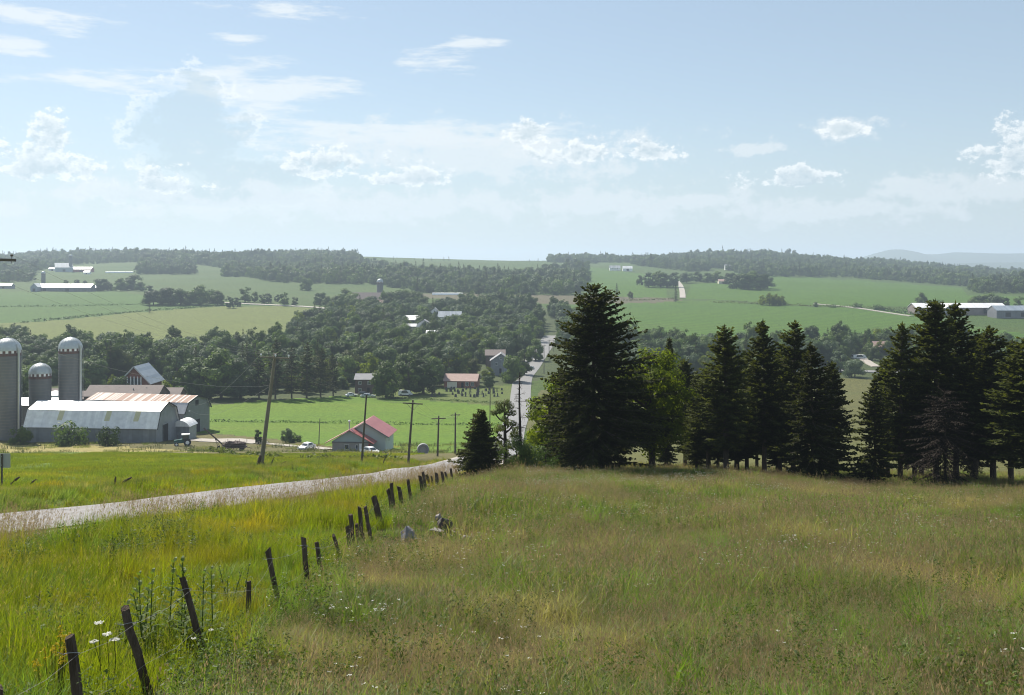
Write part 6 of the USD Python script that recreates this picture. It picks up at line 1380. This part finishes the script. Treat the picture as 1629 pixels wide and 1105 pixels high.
# single plants that stand out
def tall_plant(label, px, row, h, n=11, leaf=.16, m='leaf_weed', stems=1, D=None):
    rng = np.random.default_rng(int(px)); b = at(px, D) if D else base(px, row); t = thing('leafy_plant', label, 'plant', b)
    st, lv = MB(), MB()
    for k in range(stems):
        o = np.array([rng.normal(0, .06 + .018 * stems), rng.normal(0, .06 + .018 * stems), 0]) if stems > 1 else np.zeros(3); hh = h * rng.uniform(.62, 1.05); tip = o + [rng.normal(0, .08), rng.normal(0, .06), hh]
        st.tube([o - [0, 0, .1], (o + tip) / 2, tip], [.010, .008, .005], 5)
        for i in range(n):
            s = .25 + .75 * i / (n - 1); c = o + (tip - o) * s
            for sg in (0, 1):
                a = i * 1.57 + sg * math.pi + rng.normal(0, .2); d = np.array([math.cos(a), math.sin(a), .25 + .7 * s]); d /= np.linalg.norm(d); L = leaf * (1.15 - .6 * s) * rng.uniform(.7, 1.15); sv = np.cross(d, [0, 0, 1]); sv /= np.linalg.norm(sv)
                w = L * .24; q = [c, c + d * L * .3 + sv * w * .8, c + d * L * .62 + sv * w * .8, c + d * L - [0, 0, L * .16], c + d * L * .62 - sv * w * .8, c + d * L * .3 - sv * w * .8]
                lv.add(q, [[0, 1, 5], [1, 2, 5], [2, 4, 5], [2, 3, 4]])
    obj('stem', st.mesh(), m, t); obj('leaves', lv.mesh(), m, t)
tall_plant('tall broad leafed plant clump left of the second nearest full fence post', 262, 1010, 1.12, 12, .18, 'leaf_weed', 11, D=12.6)
tall_plant('slender leafy plant standing in the verge far left of the fence', 178, 905, .95, 10, .13, 'leaf_weed', 2)
tall_plant('pale leafed plant in the verge at the left edge', 8, 985, .7, 8, .14, 'leaf_olive', 2)
tall_plant('leafy plant in the verge behind the big clump, left of the leaning posts', 375, 948, .75, 8, .14, 'leaf_weed', 4, D=16.5)
tall_plant('low leafy plant in the verge with pale top leaves', 72, 1010, .6, 8, .12, 'leaf_olive', 2)
tall_plant('leafy plant with shiny leaves at the road edge', 258, 868, .8, 8, .13, 'leaf_olive', 2)
tall_plant('dark leafy plant at the road edge', 222, 848, .7, 9, .11, 'leaf_mid', 1)
tall_plant('leafy plant in the verge at the centre of the grass slope', 285, 902, .6, 8, .12, 'leaf_olive', 1)
def umbel_plant(label, px, row, D, heads, m, name, size, h, petal=.014, per=60):
    rng = np.random.default_rng(int(px) + 1); b = at(px, D); t = thing(name, label, 'flower', b); st = MB()
    for dx, dz in heads:
        tip = np.array([dx, rng.normal(0, .06), h + dz]); st.tube([(dx * .4, 0, -.1), (dx * .7, 0, h * .5), tip], [.006, .004, .003], 4)
        P = [tip + np.array([size * math.sqrt(rng.random()) * math.cos(a), size * math.sqrt(rng.random()) * math.sin(a), rng.uniform(0, .012)]) for a in rng.uniform(0, 6.28, per)]
        obj('flower_head', leaf_quads(np.array(P), np.tile([0, 0, 1.0], (per, 1)) + rng.normal(0, .3, (per, 3)), petal, rng, 1.0), m, t)
    obj('stem', st.mesh(), 'leaf_olive', t)
umbel_plant('wild carrot with four flat white flower heads between the two nearest posts', 170, 1075, 10.6, [(-.10, .10), (.03, .02), (.13, -.02), (-.10, -.05)], 'petal_white', 'wild_carrot', .048, .62, .010, 80)
umbel_plant('small white flower head beside the foot of a leaning fence post', 315, 1048, 12.2, [(0, 0), (.14, .02)], 'petal_white', 'wild_carrot', .03, .35, .009)
rng = np.random.default_rng(8); b = at(84, 10.4); t = thing('goldenrod', 'yellow goldenrod sprays left of the nearest full fence post', 'flower', b); st, P = MB(), []
for k in range(15):
    tip = np.array([rng.uniform(-.27, .24), rng.normal(0, .12), 0]); tip[2] = .55 + .22 * tip[0] + rng.normal(0, .06)
    st.tube([tip * [.5, .5, 0] - [0, 0, .1], tip * [.75, .8, .5], tip], [.005, .004, .002], 4)
    for q in range(6):
        a = rng.uniform(0, 6.28); d = np.array([math.cos(a), math.sin(a), .3]) * rng.uniform(.03, .07); u = rng.random((14, 1))
        P.append(tip - [0, 0, rng.uniform(0, .12)] + d * u - np.array([0, 0, 1]) * .035 * u ** 2 + rng.normal(0, .004, (14, 3)))
P = np.vstack(P); obj('flower_head', leaf_quads(P, rng.normal(size=P.shape) + [0, 0, .8], .007, rng, .8), 'petal_yellow', t); obj('stem', st.mesh(), 'leaf_olive', t)
g = where(lawn(31, 152, 238, 3.2, lambda x, y: in_hay(x, y) & (x > -125), 130), .06, 12, .42, .60); grass('bank_weeds', [([weed(s, .7, 260, .07, .9, 12)], ['leaf_olive']) for s in (91, 92)] + [(tuft(93, 220, .6, 1.4, .04, .5), ['blade_meadow'])], g, 'weeds and rough grass on the bank before the barns', 19, 1.0, 1.5, spread=.4)
